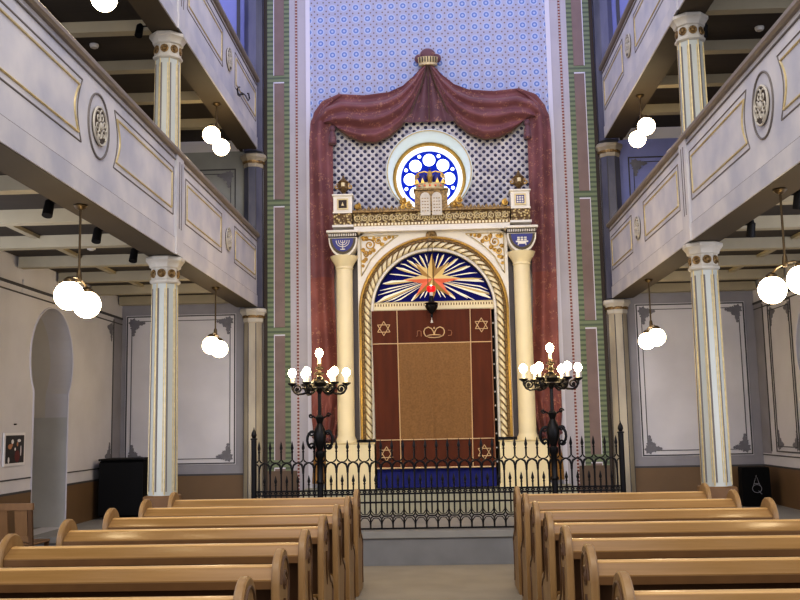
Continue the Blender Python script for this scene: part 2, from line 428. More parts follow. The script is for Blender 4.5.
# aisle walls with horseshoe arched doorways
def horseshoe(yc, zc=2.48, rad=.67, half=.54, z0=DZ):
    a = math.degrees(math.asin(half/rad)); n = 28
    pts = [(yc-half, z0)]
    for i in range(n+1):
        t = radians(-90 - a + (-(360-2*a))*i/n) if False else radians(270 - a - (360-2*a)*i/n)
        pts.append((yc + rad*cos(t), zc + rad*sin(t)))
    pts.append((yc+half, z0)); return pts
for s, yc in ((-1, 11.87), (1, 12.22)):
    side = 'left' if s < 0 else 'right'
    hp = horseshoe(yc); zc = 2.48
    y0, y1, z1 = yc-.95, yc+.95, 3.38
    outer = []
    for i, (y, z) in enumerate(hp):
        if i == 0: outer.append((y0, DZ))
        elif i == len(hp)-1: outer.append((y1, DZ))
        else:
            dy, dzz = y-yc, z-zc; k = 1e9
            if abs(dy) > 1e-6: k = min(k, .95/abs(dy))
            if dzz > 1e-6: k = min(k, (z1-zc)/dzz)
            if dzz < -1e-6: k = min(k, (zc-DZ-.1)/-dzz)
            outer.append((yc+dy*k, zc+dzz*k))
    mb = MB().strip(outer, hp, s*AW, s*(AW+.3), 'yz')
    mb.box(s*AW, s*(AW+.3), 9.3, y0, -.1, TOPZ).box(s*AW, s*(AW+.3), -.6, 9.3, -.1, .95).box(s*AW, s*(AW+.3), -.6, 9.3, 3.2, 4.3).box(s*AW, s*(AW+.3), -.6, 9.3, 5.7, 6.8)
    for ya in (-.6, 2.7, 6.0): mb.box(s*AW, s*(AW+.3), ya, ya+.5, .95, 3.2).box(s*AW, s*(AW+.3), ya, ya+.5, 4.3, 5.7)  # unseen openings added to let more daylight into the aisles
    mb.box(s*AW, s*(AW+.3), y1, WY+.3, -.1, TOPZ).box(s*AW, s*(AW+.3), y0, y1, z1, TOPZ)
    mb.box(s*AW, s*(AW+.3), y0, y1, -.1, DZ)
    w = struct(mb, 'wall_'+side, M['plaster'], smooth=False)
    def ws(name, ya, yb, za, zb, m, t=.008):
        return MB().box(s*(AW-t), s*(AW+.001), ya, yb, za, zb).build(name, m, w, smooth=False)
    for ya, yb in ((-.6, yc-.56), (yc+.56, WY-.02)):
        zlow = 0
        ws('brown_dado', ya, min(yb, WY-.02), 0 if ya < 0 else DZ, .90, M['wains'], .014)
        ws('dado_line', ya, yb, .90, .925, M['band_dk'], .016)
        ws('dado_line', ya, yb, 1.06, 1.075, M['band_dk'], .01)
    ws('grey_border', 14.13, 14.48, 1.09, 3.3, M['band'], .006)
    ws('painted_line', 14.10, 14.12, 1.12, 3.25, M['band_dk'], .01)
    ws('cornice_line', -.6, WY-.02, 3.28, 3.31, M['band_dk'], .02); ws('cornice_line', -.6, WY-.02, 3.20, 3.215, M['band_dk'], .012)
    mb = MB()
    if s > 0:
        painted_frame(w, 13.0, 13.9, 1.12, 3.2, 'yz', AW-.012, .010)
    else:
        cn_ = [0]
        def P(mb, pts):
            cn_[0] += 1; mb.prism(pts, -AW+.002, -AW+.006+.0005*(cn_[0] % 8), 'yz')
        leafcorner(mb, 14.03, 3.12, -1, -1, P); leafcorner(mb, 14.03, 1.22, -1, 1, P)
        mb.build('painted_acanthus', M['acan'], w, smooth=False)
    # reveal and closed back of the doorway
    dr = struct(MB().strip([(y+(-.05 if i < len(hp)/2 else .05) if False else y, z) for i, (y, z) in enumerate(hp)],
                [(yc+(y-yc)*1.06, zc+(z-zc)*1.03 if z > DZ+.01 else z) for y, z in hp], s*(AW+.3), s*(AW+1.4), 'yz'),
                'door_1' if s < 0 else 'door_2', M['niche'])
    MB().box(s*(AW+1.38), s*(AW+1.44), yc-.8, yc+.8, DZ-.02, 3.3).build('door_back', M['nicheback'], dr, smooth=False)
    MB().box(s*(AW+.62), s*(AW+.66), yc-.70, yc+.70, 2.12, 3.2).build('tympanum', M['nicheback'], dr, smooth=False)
    MB().box(s*(AW+.3), s*(AW+1.44), yc-.8, yc+.8, DZ-.08, DZ).build('threshold', M['dais'], dr, smooth=False)
    MB().tube([(s*(AW-.003), y, z) for y, z in hp], .012, 5).build('arris_highlight', M['stripewh'], dr)  # white tubes put in the bright lit edges of the arches
    MB().tube([(s*(AW+.615), y, z) for y, z in hp[1:-1]], .012, 5).build('tympanum_highlight', M['stripewh'], dr)
    for q in (-1, 1): MB().box(s*(AW+.002), s*(AW+1.38), yc+q*.536, yc+q*.545, DZ, 1.78).build('lower_reveal_panel', M['revealgrey'], dr, smooth=False)  # lower reveal greyer than the plaster above it

# ------------------------------------------------------------------ galleries
def panel_frame(mb, s, x, y0, y1, z0, z1, curve=0, r=.010):
    # curve: +1 concave at the far end, -1 at the near end
    pts = [(y0, z0), (y1, z0)]
    n = 8
    if curve > 0: pts = [(y0,z0)] + [(y1-.09*sin(pi*i/n)+.0, z0+(z1-z0)*i/n) for i in range(n+1)] + [(y0,z1)]
    elif curve < 0: pts = [(y1,z0)] + [(y0+.09*sin(pi*i/n), z0+(z1-z0)*i/n) for i in range(n+1)] + [(y1,z1)]
    else: pts = [(y0,z0),(y1,z0),(y1,z1),(y0,z1)]
    # as one closed tube with doubled corners to stay crisp
    P = []
    for i, p in enumerate(pts):
        a = Vector(pts[i-1]); b = Vector(p); c2 = Vector(pts[(i+1) % len(pts)])
        P += [b + (a-b).normalized()*.012, b, b + (c2-b).normalized()*.012]
    mb.tube([(s*x, p[0], p[1]) for p in P], r, 5, closed=True)

def medallion(s, x, y, z, r, parent, ring):
    md = MB().lathe([(r*.97, 0), (r, .008), (r*.97, .016), (r*.8, .018)], (x-s*.0, y, z), 24, axis='x')
    # point the thickness towards the nave
    md.v = [((x - s*(vx-x)), vy, vz) for vx, vy, vz in md.v]
    o = md.build('medallion', M['medal'], parent)
    k = MB()
    for i in range(6):
        a = i*pi/3+.3
        k.spiral((x-s*.022, y+cos(a)*r*.55, z+sin(a)*r*.55), r*.36, 1.3, .0075, 'yz', 1 if i % 2 else -1, a)
    k.ball((x-s*.022, y, z), r*.22, 10, 6, (.5,1,1))
    k.tube([(x-s*.018, y+r*cos(t*pi/12), z+r*sin(t*pi/12)) for t in range(24)], .010, 5, closed=True)
    k.build('scroll_relief', M['cap'], o)
    if ring:
        MB().tube([(x-s*.004, y+.235*cos(t*pi/16), z+.265*sin(t*pi/16)) for t in range(32)], .010, 5, closed=True).build('medallion_ring', M['groove'], parent)

def gallery(s, zb, label, near):
    g = empty('gallery_balcony', label, 'balcony', (0,0,0), 0, 'side galleries')
    Y0, Y1 = .6, 14.27
    x = GX
    MB().box(s*x, s*(x+.12), Y0, Y1, zb+.17, zb+1.06).build('parapet', M['parapet'], g)
    MB().box(s*(x-.012), s*(x+.12), Y0, Y1, zb, zb+.17).build('fascia', M['fascia'], g)
    prof = [(x+.14, zb+1.06), (x-.03, zb+1.06), (x-.05, zb+1.08), (x-.05, zb+1.11), (x-.03, zb+1.135), (x+.0, zb+1.145), (x+.12, zb+1.145), (x+.14, zb+1.12)]
    MB().rings([[(s*a, Y, b) for a, b in prof] for Y in (Y0, Y1)]).build('handrail', M['rail'], g)
    MB().box(s*(x-.006), s*(x+.002), Y0, Y1, zb+.165, zb+.178).box(s*(x-.012), s*(x+.001), Y0, Y1, zb+1.0, zb+1.012).build('groove_line', M['groove'], g, smooth=False)
    MB().box(s*(x-.026), s*(x+.001), 9.72, 9.98, zb+.0, zb+1.06).build('pilaster_strip', M['fascia'], g)
    MB().box(s*(x-.03), s*(x-.024), 9.80, 9.815, zb+.28, zb+1.0).box(s*(x-.03), s*(x-.024), 9.88, 9.895, zb+.28, zb+1.0).build('pilaster_groove', M['groove'], g, smooth=False)
    for (a, b, cv) in ((5.35, 7.02, 1), (7.88, 9.60, -1), (10.20, 11.84, 0), (12.72, 14.12, 0)):
        mb = MB(); panel_frame(mb, s, x-.003, a, b, zb+.465, zb+.845, cv); mb.build('gilt_moulding', M['goldp'], g)
        mb = MB(); panel_frame(mb, s, x+.002, a-.06, b+.06, zb+.405, zb+.905, cv, .009); mb.build('moulding_groove', M['groove'], g)
    medallion(s, s*x, 7.45, zb+.645, .155, g, True)
    medallion(s, s*x, 12.26, zb+.645, .15, g, False)
    # soffit beam
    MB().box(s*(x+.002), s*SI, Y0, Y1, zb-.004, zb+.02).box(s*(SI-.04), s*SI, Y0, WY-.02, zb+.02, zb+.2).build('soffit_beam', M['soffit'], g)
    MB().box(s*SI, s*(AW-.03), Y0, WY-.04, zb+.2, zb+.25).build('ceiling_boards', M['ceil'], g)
    st_, ph_ = (1.17, 8.40) if zb < 4 else (1.14, 9.93)
    y = ph_ - 6*st_
    while y < 14.3:
        MB().box(s*(SI+.001), s*(AW-.03), y, y+.13, zb+.075, zb+.2).build('ceiling_joist', M['joist'], g)
        y += st_
    MB().box(s*4.03, s*4.10, Y0, WY-.05, zb+.165, zb+.2).build('ceiling_batten', M['joist'], g)
    return g
ZL, ZU = 3.41, 5.87
gallery(-1, ZL, 'lower gallery on the left with gilt-framed white parapet', True)
gallery(1, ZL, 'lower gallery on the right with gilt-framed white parapet', True)
gallery(-1, ZU, 'upper gallery on the left carrying a small iron hook', False)
gallery(1, ZU, 'upper gallery on the right, white parapet with panels and medallion', False)

# ------------------------------------------------------------------ columns
def column(s, zbase, ztop, label, pedestal):
    cx, cy = s*2.82, 9.93
    c = empty('octagonal_column', label, 'column', (cx, cy, zbase), 0, 'octagonal gallery columns')
    H = ztop - zbase; h0 = .93 if pedestal else .02
    if pedestal:
        MB().rbox(-.16, .16, -.16, .16, 0, .93, .012).build('pedestal', M['woodmid'], c)
    k = 1/cos(pi/8)
    r0, r1 = .134*k, .121*k
    MB().lathe([(r0*1.01, h0), (r1, H-.27)], (0,0,0), 8, pi/8).build('shaft', M['column'], c)
    for i in range(8):
        a = i*pi/4 + pi/8
        MB().cyl((r0*cos(a)*.995, r0*sin(a)*.995, h0+.01), (r1*cos(a)*.995, r1*sin(a)*.995, H-.28), .0085, .0075, 6).build('gilt_edge', M['goldp'], c)
        b = a + pi/8      # dark and pale rods put in each face's flute shade and highlight
        q0, q1 = r0/k, r1/k; t = Vector((-sin(b), cos(b), 0))
        for w in (-.034, .034):
            p0 = Vector((q0*cos(b), q0*sin(b), h0+.04)) + t*w; p1 = Vector((q1*cos(b), q1*sin(b), H-.34)) + t*w
            MB().cyl(p0, p1, .009 if w < 0 else .006, None, 5).build('flute_line', M['groove'] if w < 0 else M['goldp'], c)
    cap = MB().lathe([(r1*1.02, H-.29), (r1*1.10, H-.285), (r1*1.22, H-.272), (r1*1.22, H-.25), (r1*1.10, H-.24), (r1*1.10, H-.125), (r1*1.24, H-.115), (r1*1.28, H-.09), (r1*1.5, H-.05), (r1*1.55, H-.045), (r1*1.55, H-.015), (r1*1.47, H-.003)], (0,0,0), 8, pi/8).build('capital', M['cap'], c)
    for i in range(8):
        a = i*pi/4; q = r1*1.10/k
        m = MB()
        p = Vector((q*cos(a), q*sin(a), H-.183)); d = Vector((cos(a), sin(a), 0)); t = Vector((-sin(a), cos(a), 0))
        R = []
        for rr, hh in ((.045, 0), (.045, .01), (.036, .016), (.024, .008), (.016, .018), (.003, .02)):
            R.append([p + d*hh + (t*cos(j*pi/6) + Vector((0,0,1))*sin(j*pi/6))*rr for j in range(12)])
        m.rings(R, True, True).build('rosette', M['goldd'], cap)
    return c
column(-1, 0.001, ZL-.006, 'pale octagonal column carrying the lower left gallery', True)
column(1, 0.001, ZL-.006, 'pale octagonal column carrying the lower right gallery', True)
column(-1, ZL+.252, ZU-.006, 'pale octagonal column standing inside the lower left gallery', False)
column(1, ZL+.252, ZU-.006, 'pale octagonal column standing inside the lower right gallery', False)

def half_column(s, label):
    cx = s*2.75
    c = empty('wall_column', label, 'column', (cx, WY-.04, DZ), 0, 'half columns beside the ark wall')
    for (z0, z1, m) in ((DZ, 3.19, 'colgrey'), (3.42, 5.60, 'colblue'), (5.86, TOPZ, 'colblue')):
        MB().lathe([(.158, z0-DZ), (.150, z1-DZ)], (0,0,0), 8, pi/8).build('shaft', M[m], c)
        if z1 < 7:
            q = z1-DZ
            o = MB().lathe([(.155, q), (.165, q+.02), (.16, q+.05), (.19, q+.12), (.215, q+.15), (.215, q+.19), (.20, q+.205)], (0,0,0), 8, pi/8).build('capital', M['cap'] if m == 'colgrey' else M['colgrey'], c)
            MB().lathe([(.170, q+.06), (.178, q+.085), (.176, q+.10)], (0,0,0), 16).build('gilt_leaf_band', M['goldd'], o)
            for i in range(8):
                a = i*pi/4+pi/8
                MB().cyl((.155*cos(a), .155*sin(a), z0-DZ+.05), (.149*cos(a), .149*sin(a), q-.02), .007, None, 5).build('edge_line', M['band_dk'], c)
    return c
half_column(-1, 'half column against the wall at the left edge of the ark wall')
half_column(1, 'half column against the wall at the right edge of the ark wall')

# ------------------------------------------------------------------ ark
AY = 14.10
ark = empty('torah_ark', 'cream and gilded ark with sunburst arch, twin columns and tablets', 'ark', (0, AY, .692))
def A(mb, name, m, parent=ark, **k):
    mb.v = [(x, y-AY, z-.692) for x, y, z in mb.v] if parent is ark or getattr(parent, 'parent', None) is not None else mb.v
    return mb.build(name, m, parent, **k)
BZ = .692
for s in (-1, 1):
    p = A(MB().box(s*.90, s*1.60, 13.92, 14.25, BZ, 1.33), 'pedestal', M['cream'])
    A(MB().box(s*.885, s*1.615, 13.905, 14.25, 1.33, 1.355), 'pedestal_moulding', M['goldp'], p)
    A(MB().box(s*.885, s*1.615, 13.905, 14.25, BZ, BZ+.05), 'pedestal_plinth', M['cream'], p)
    c = A(MB().lathe([(.155, 1.355), (.155, 1.395), (.135, 1.43), (.128, 1.46), (.122, 3.92)], (s*1.315, 14.06, 0), 24), 'column', M['cream'])
    cp = A(MB().lathe([(.122, 3.9), (.135, 3.92), (.128, 3.94), (.15, 3.99), (.19, 4.05), (.21, 4.10)], (s*1.315, 14.06, 0), 24), 'capital', M['cream'], c)
    poly = [(s*1.315+.212*cos(radians(t))*1.0, 4.34+.27*sin(radians(t))) for t in range(180, 361, 15)]
    A(MB().prism([(s*1.315-.214, 4.36)]+poly+[(s*1.315+.214, 4.36)], 13.87, 14.24), 'capital_block', M['white'], c)
    sh = A(MB().prism([(s*1.315+.192*cos(radians(t)), 4.345+.24*sin(radians(t))) for t in range(180, 361, 15)], 13.858, 13.871), 'shield', M['bronze'], c)
    A(MB().prism([(s*1.315+.158*cos(radians(t)), 4.34+.195*sin(radians(t))) for t in range(180, 361, 15)], 13.852, 13.86), 'shield_field', M['shieldblue'], sh)
    em = MB(); X0 = s*1.315; yy = 13.85
    if s < 0:   # seven-branched lampstand
        em.cyl((X0, yy, 4.18), (X0, yy, 4.30), .006, None, 6); em.box(X0-.035, X0+.035, yy-.004, yy+.004, 4.172, 4.184)
        for r in (.032, .064, .096):
            em.tube([(X0+r*cos(radians(a)), yy, 4.30+r*sin(radians(a))*.9) for a in range(180, 361, 20)], .006, 5)
        for i in range(-3, 4): em.ball((X0+i*.032, yy, 4.305), .008, 6, 4)
    else:       # table with loaves
        em.box(X0-.09, X0+.09, yy-.004, yy+.004, 4.215, 4.235); em.box(X0-.06, X0+.06, yy-.004, yy+.004, 4.19, 4.215)
        for i in (-1, 0, 1):
            for j in (0, 1): em.rbox(X0+i*.05-.02, X0+i*.05+.02, yy-.005, yy+.005, 4.24+j*.03, 4.265+j*.03, .004)
        for sx in (-.055, .055): em.box(X0+sx-.008, X0+sx+.008, yy-.004, yy+.004, 4.172, 4.195)
    A(em, 'shield_emblem', M['white'], sh)
    # fret band and abacus
    A(MB().box(s*1.315-.215, s*1.315+.215, 13.85, 14.25, 4.36, 4.425), 'fret_band', M['dark'], c)
    fb = MB()
    for i in range(16):
        x0 = s*1.315-.205+i*.026
        fb.box(x0, x0+.012, 13.842, 13.851, 4.372, 4.412)
    A(fb, 'fret_pattern', M['white'], c, smooth=False)
    A(MB().rbox(s*1.315-.24, s*1.315+.24, 13.82, 14.25, 4.425, 4.465, .008), 'abacus', M['white'], c)
    # recess between column and arch
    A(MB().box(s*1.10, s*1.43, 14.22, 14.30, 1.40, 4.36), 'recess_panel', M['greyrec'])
    # little square shrine on the cornice
    b = A(MB().box(s*1.185, s*1.465, 14.02, 14.30, 4.77, 5.02), 'cornice_box', M['white'])
    A(MB().box(s*1.185-.0, s*1.465, 14.015, 14.31, 4.575, 4.77), 'box_frieze', M['relief'], b)
    A(MB().rbox(s*1.165, s*1.485, 14.0, 14.32, 5.02, 5.05, .006).box(s*1.175, s*1.475, 14.0, 14.31, 4.755, 4.775).box(s*1.165, s*1.485, 14.0, 14.32, 4.545, 4.578), 'box_moulding', M['white'], b)
    A(MB().strip([(s*1.325-.085,4.81),(s*1.325+.085,4.81),(s*1.325+.085,4.98),(s*1.325-.085,4.98)], [(s*1.325-.062,4.833),(s*1.325+.062,4.833),(s*1.325+.062,4.957),(s*1.325-.062,4.957)], 14.005, 14.021, closed=True), 'box_frame', M['goldp'], b, smooth=False)
    A(MB().box(s*1.325-.064, s*1.325+.064, 14.012, 14.021, 4.83, 4.96), 'box_window', M['shieldblue'] if s > 0 else M['dark'], b)
    e = MB()
    if s > 0:
        for i in range(3):
            for j in range(3): e.box(s*1.325-.05+i*.036, s*1.325-.05+i*.036+.024, 14.006, 14.013, 4.845+j*.036, 4.869+j*.036)
    else:
        e.prism([(s*1.325-.02, 4.87), (s*1.325+.02, 4.87), (s*1.325, 4.93)], 14.006, 14.013)
    A(e, 'box_emblem', M['white'] if s > 0 else M['goldp'], b, smooth=False)
    f = A(MB().lathe([(.03, 5.05), (.05, 5.07), (.025, 5.10), (.05, 5.13), (.085, 5.155), (.075, 5.17), (.075, 5.25), (.09, 5.265), (.06, 5.29), (.03, 5.32), (.02, 5.34), (.012, 5.37)], (s*1.325, 14.16, 0), 12), 'lantern_finial', M['goldd'])
    fm = MB()
    for q in (-1, 1): fm.spiral((s*1.325+q*.105, 14.16, 5.20), .045, 1.2, .010, 'xz', q, pi/2)
    A(fm, 'finial_scroll', M['gold'], f)
    A(MB().cyl((s*1.325, 14.082, 5.185), (s*1.325, 14.082, 5.24), .028, None, 8), 'finial_pane', M['cream'], f)
# arch frame panel (matched polylines round the opening)
R0, AC = .90, 3.27
inn = [(-R0, 1.40)] + arc(0, AC, R0, 180, 0, 40) + [(R0, 1.40)]
out = [(-1.115, 1.40)]
for i in range(41):
    t = radians(180 - 180*i/40); dx, dzz = cos(t), sin(t)
    k = 1.115/abs(dx) if abs(dx) > 1e-6 else 1e9
    if dzz > 1e-6: k = min(k, (4.45-AC)/dzz)
    out.append((dx*k, AC+dzz*k))
out.append((1.115, 1.40))
A(MB().strip(out, inn, 14.06, 14.40), 'arch_frame', M['white'], smooth=True)
def archpath(r, y, n=48, zb=1.40):
    h = [( -r, y, zb + (AC-zb)*i/24) for i in range(24)] + [(r*cos(pi-pi*i/n), y, AC+r*sin(pi-pi*i/n)) for i in range(n+1)]
    return h + [(r, y, AC-(AC-zb)*(i+1)/24) for i in range(24)]
A(MB().tube(archpath(1.085, 14.045), .022, 8), 'arch_outer_bead', M['gold'])
A(MB().tube(archpath(1.045, 14.05), .022, 8), 'arch_gold_band', M['goldd'])
A(MB().tube(archpath(.908, 14.05), .022, 8), 'arch_inner_bead', M['white'])
# twisted rope moulding
def rope(r, y, rad, pitch):
    pts = [Vector(p) for p in archpath(r, y, 90)]
    # resample evenly
    L = [0]
    for a, b in zip(pts, pts[1:]): L.append(L[-1]+(b-a).length)
    N = 420; mb = MB(); R = []; j = 0
    for i in range(N+1):
        t = L[-1]*i/N
        while j < len(pts)-2 and L[j+1] < t: j += 1
        k = (t-L[j])/(L[j+1]-L[j]); p = pts[j].lerp(pts[j+1], k); d = (pts[j+1]-pts[j]).normalized()
        a = Vector((0,-1,0)); b = d.cross(a)
        ring = []
        for q in range(14):
            th = q*2*pi/14; rr = rad*(.62+.38*abs(cos(th*1.0 + t/pitch*pi)))
            ring.append(p + (a*cos(th)+b*sin(th))*rr)
        R.append(ring)
    return mb.rings(R)
A(rope(.978, 14.045, .050, .105), 'rope_moulding', M['cream'], ang=60)
def rope_line(r, y, rad, pitch):
    pts = [Vector(p) for p in archpath(r, y, 90)]; L = [0]
    for a, b in zip(pts, pts[1:]): L.append(L[-1]+(b-a).length)
    mb = MB(); t = .03; j = 0
    while t < L[-1]-.05:
        while j < len(pts)-2 and L[j+1] < t: j += 1
        k = (t-L[j])/(L[j+1]-L[j]); p = pts[j].lerp(pts[j+1], k); d = (pts[j+1]-pts[j]).normalized(); b = d.cross(Vector((0,-1,0)))
        P = [p + b*(rad*u) + d*(-u*.055) + Vector((0,-1,0))*(rad*sqrt(max(0,1-u*u))*.86+.006) for u in (-.95,-.6,-.2,.2,.6,.95)]
        mb.tube(P, .011, 5); t += pitch
    return mb
A(rope_line(.978, 14.045, .045, .105), 'rope_groove', M['goldd'])
# lunette with sunburst
lun = [(x, z) for x, z in arc(0, AC, .885, 180-8.4, 8.4, 40)]
lu = A(MB().prism(lun, 14.16, 14.2), 'lunette', M['navy'])
SC = (-.01, 3.745)
def ray(mb, deg, ln, w, start=.1):
    a = radians(deg); d = Vector((cos(a), sin(a))); n = Vector((-sin(a), cos(a))); o = Vector(SC)
    def clip(p):  # keep inside the lunette
        v = Vector((p[0], p[1]-AC)); 
        if v.length > .865: v *= .865/v.length
        return (v.x, max(v.y+AC, 3.412))
    mb.prism([clip(o+d*start), clip(o+d*ln*.8-n*w), clip(o+d*ln-n*w*.35), clip(o+d*ln+n*w*.35), clip(o+d*ln*.8+n*w)], 14.148, 14.16)
mw, mg, mt = MB(), MB(), MB()
for deg, ln, w in ((183,.76,.036),(160,.58,.03),(140,.50,.026),(116,.42,.024),(64,.42,.024),(38,.50,.026),(18,.60,.03),(-2.5,.80,.036),(-18,.95,.042),(201,.95,.042),(225,.45,.034),(-42,.45,.034)):
    ray(mw, deg, ln, w*.72); ray(mg, deg+1.8, ln*.93, w*.40)
for deg, ln in ((191,.8),(171,.66),(150,.58),(128,.5),(104,.44),(76,.44),(51,.5),(28,.58),(8,.7),(-10,.9),(-30,.6),(211,.7),(-56,.34),(236,.34),(246,.3),(-66,.3),(-28,.7),(206,.8),(-14,.9),(195,.85)):
    ray(mt, deg, ln, .010)
A(mw, 'cream_ray', M['rayw'], lu, smooth=False); A(mt, 'thin_ray', M['rayw'], lu, smooth=False)
for v in range(len(mg.v)): x, y, z = mg.v[v]; mg.v[v] = (x, y-.004, z)
A(mg, 'gold_ray', M['rayg'], lu, smooth=False)
sl, sd, so = MB(), MB(), MB()
tips = [(90,.39),(45,.36),(0,.44),(-45,.37),(-90,.32),(-135,.37),(180,.44),(135,.36)]
for i, (dg, ln) in enumerate(tips):
    a = radians(dg); tip = (SC[0]+cos(a)*ln, 14.146, SC[1]+sin(a)*ln)
    for sg in (-1, 1):
        b = a + sg*radians(22.5); va = (SC[0]+cos(b)*.165, 14.146, SC[1]+sin(b)*.165)
        if dg in (-45, -135): tgt = so if (sg > 0) == (dg == -45) else sd
        elif dg in (0, 180): tgt = so if sin(b) < 0 else sl
        elif dg == 90: tgt = sl if sg > 0 else sd
        else: tgt = sl if sg < 0 else sd
        tgt.add([(SC[0], 14.10, SC[1]), va, tip], [(0,1,2)])
A(sl, 'star_facet', M['starl'], lu, smooth=False); A(sd, 'star_facet', M['stard'], lu, smooth=False); A(so, 'star_facet', M['staro'], lu, smooth=False)
# transom under the lunette
tr = A(MB().box(-.90, .90, 14.07, 14.20, 3.27, 3.40), 'transom', M['cream'])
A(MB().box(-.89, .89, 14.064, 14.071, 3.34, 3.374), 'transom_bead_band', M['beadband'], tr, smooth=False)
A(MB().box(-.90, .90, 14.06, 14.071, 3.27, 3.29).box(-.90, .90, 14.06, 14.071, 3.385, 3.40), 'transom_fillet', M['goldp'], tr)
# dark interior and jamb reveals
A(MB().box(-.90, .90, 14.40, 14.44, BZ, 3.3), 'ark_interior', M['dark'])
mb = MB()
for i in range(11): mb.ball((.860, 13.99, 1.05+i*.20), .014, 8, 5)
A(mb, 'curtain_hooks', M['plastic'])
# spandrels
for s in (-1, 1):
    mb = MB()
    tri = [(s*1.06, 4.40), (s*.50, 4.40), (s*.62, 4.325), (s*.78, 4.20), (s*.92, 4.05), (s*1.0, 3.90), (s*1.06, 3.80)]
    sp = A(MB().prism(tri, 14.048, 14.061), 'spandrel', M['white'])
    mb = MB()
    for (x, z, r, fl) in ((.93,4.27,.085,1),(.80,4.325,.055,-1),(.99,4.13,.05,1),(.70,4.36,.03,1),(1.02,4.03,.03,-1),(1.02,4.36,.035,1),(.87,4.19,.035,-1),(.98,4.36,.03,1),(.86,4.36,.03,-1),(.64,4.375,.022,-1),(.75,4.28,.03,1),(1.03,4.20,.03,-1),(.93,4.15,.03,1),(1.035,3.95,.02,1),(.99,4.05,.025,1),(.58,4.38,.016,1)):
        mb.spiral((s*x, 14.042, z), r, 1.6, .011, 'xz', fl*s, x*9, 22)
        mb.ball((s*x, 14.042, z), .014, 8, 5)
    A(mb, 'gilt_arabesque', M['gold'], sp)
    A(MB().tube([(p[0], 14.045, p[1]) for p in tri], .009, 5, closed=True), 'spandrel_bead', M['goldp'], sp)
A(MB().lathe([(.085, 0), (.085, -.012), (.06, -.02), (.03, -.015), (.01, -.03)], (-.01, 14.06, 4.385), 16, axis='y'), 'keystone_rosette', M['goldd'])
# cornice, frieze, cresting
A(MB().rbox(-1.10, 1.10, 13.96, 14.40, 4.45, 4.50, .006).box(-1.16, 1.16, 14.0, 14.40, 4.50, 4.545), 'cornice', M['white'])
dn = MB()
for i in range(46): dn.box(-1.15+i*.05, -1.15+i*.05+.028, 13.985, 14.001, 4.552, 4.585)
A(MB().box(-1.165, 1.165, 14.0, 14.38, 4.545, 4.59), 'dentil_course', M['goldd'])
A(dn, 'dentils', M['cream'], smooth=False)
fz = A(MB().box(-1.165, 1.165, 14.02, 14.36, 4.59, 4.745), 'frieze', M['relief'])
mb = MB()
for i in range(22):
    x = -1.10+i*.105
    mb.spiral((x, 14.012, 4.668), .052, 1.5, .011, 'xz', 1 if i % 2 else -1, pi/2 if i % 2 else -pi/2)
    mb.ball((x+.052, 14.012, 4.70 if i % 2 else 4.635), .016, 6, 4)
A(mb, 'frieze_scrolls', M['goldp'], fz)
A(MB().rbox(-1.18, 1.18, 13.98, 14.36, 4.745, 4.79, .008), 'frieze_moulding', M['goldd'])
for s in (-1, 1):
    mb = MB()
    pts = [(s*.40, 4.788)]
    for i in range(13):
        x = .42+i*.058; h = .06 + .02*(i % 2)
        pts += [(s*(x-.026), 4.80), (s*(x-.022), 4.79+h*.6), (s*x, 4.79+h), (s*(x+.022), 4.79+h*.6), (s*(x+.026), 4.80)]
    pts += [(s*1.16, 4.788)]
    cs = A(mb.prism(pts, 14.10, 14.13), 'gilt_cresting', M['goldd'])
    for i, (x, z, r) in enumerate(((.33,4.86,.06),(.43,4.93,.055),(.42,4.84,.035),(1.11,4.87,.05))):
        A(MB().spiral((s*x, 14.08, z), r, 1.5, .017, 'xz', s*(1 if i % 2 else -1), 1.2).ball((s*x, 14.08, z), .02, 8, 5), 'volute', M['gold'], cs)
# tablets of the law with crown
tb = A(MB().box(-.245, .245, 14.04, 14.24, 4.79, 5.085), 'tablet_backing', M['goldd'])
A(MB().rbox(-.262, .262, 14.02, 14.26, 5.075, 5.105, .006), 'tablet_cornice', M['goldd'], tb)
for s in (-1, 1):
    pts = [(s*.086-.074, 4.68), (s*.086+.074, 4.68)] + arc(s*.086, 4.955, .074, 0, 180, 12)
    t = A(MB().prism(pts, 13.965, 14.04), 'tablet', M['stone'])
    ln = MB()
    for i in range(5):
        for j in range(3): ln.box(s*.086-.052+j*.038, s*.086-.052+j*.038+.024, 13.962, 13.966, 4.74+i*.048, 4.751+i*.048)
    A(ln, 'engraved_lines', M['goldd'], t, smooth=False)
CRZ = .045
def AC_(mb, *a):
    mb.v = [(x, y, z-CRZ) for x, y, z in mb.v]; return A(mb, *a)
cr = AC_(MB().lathe([(.20, 5.15), (.215, 5.16), (.215, 5.235), (.22, 5.245), (.205, 5.25)], (-.01, 14.15, 0), 24, sy=.5), 'crown', M['goldp'])
mb = MB()
for i in range(12):
    a = i*pi/6; mb.prism([(-.01+.215*cos(a)-.03, 5.24), (-.01+.215*cos(a)+.03, 5.24), (-.01+.225*cos(a), 5.32)], 14.15-.107*sin(a)-.006, 14.15-.107*sin(a)+.006)
for s in (-1, 1):
    mb.tube([(-.01+s*.20, 14.12, 5.24), (-.01+s*.22, 14.12, 5.33), (-.01+s*.17, 14.12, 5.41), (-.01+s*.08, 14.12, 5.43), (-.01, 14.12, 5.40)], .014, 6)
    mb.spiral((-.01+s*.20, 14.11, 5.36), .04, 1.2, .012, 'xz', s, pi/2)
mb.tube([(-.01, 14.05, 5.24), (-.01, 14.03, 5.32), (-.01, 14.06, 5.40), (-.01, 14.12, 5.43)], [.03,.045,.035,.015], 8)
AC_(mb, 'crown_hoops', M['gold'], cr)
mb = MB()
for s in (-1, 1): mb.ball((-.01+s*.10, 14.14, 5.32), .078, 12, 8, (.9,.7,1.15))
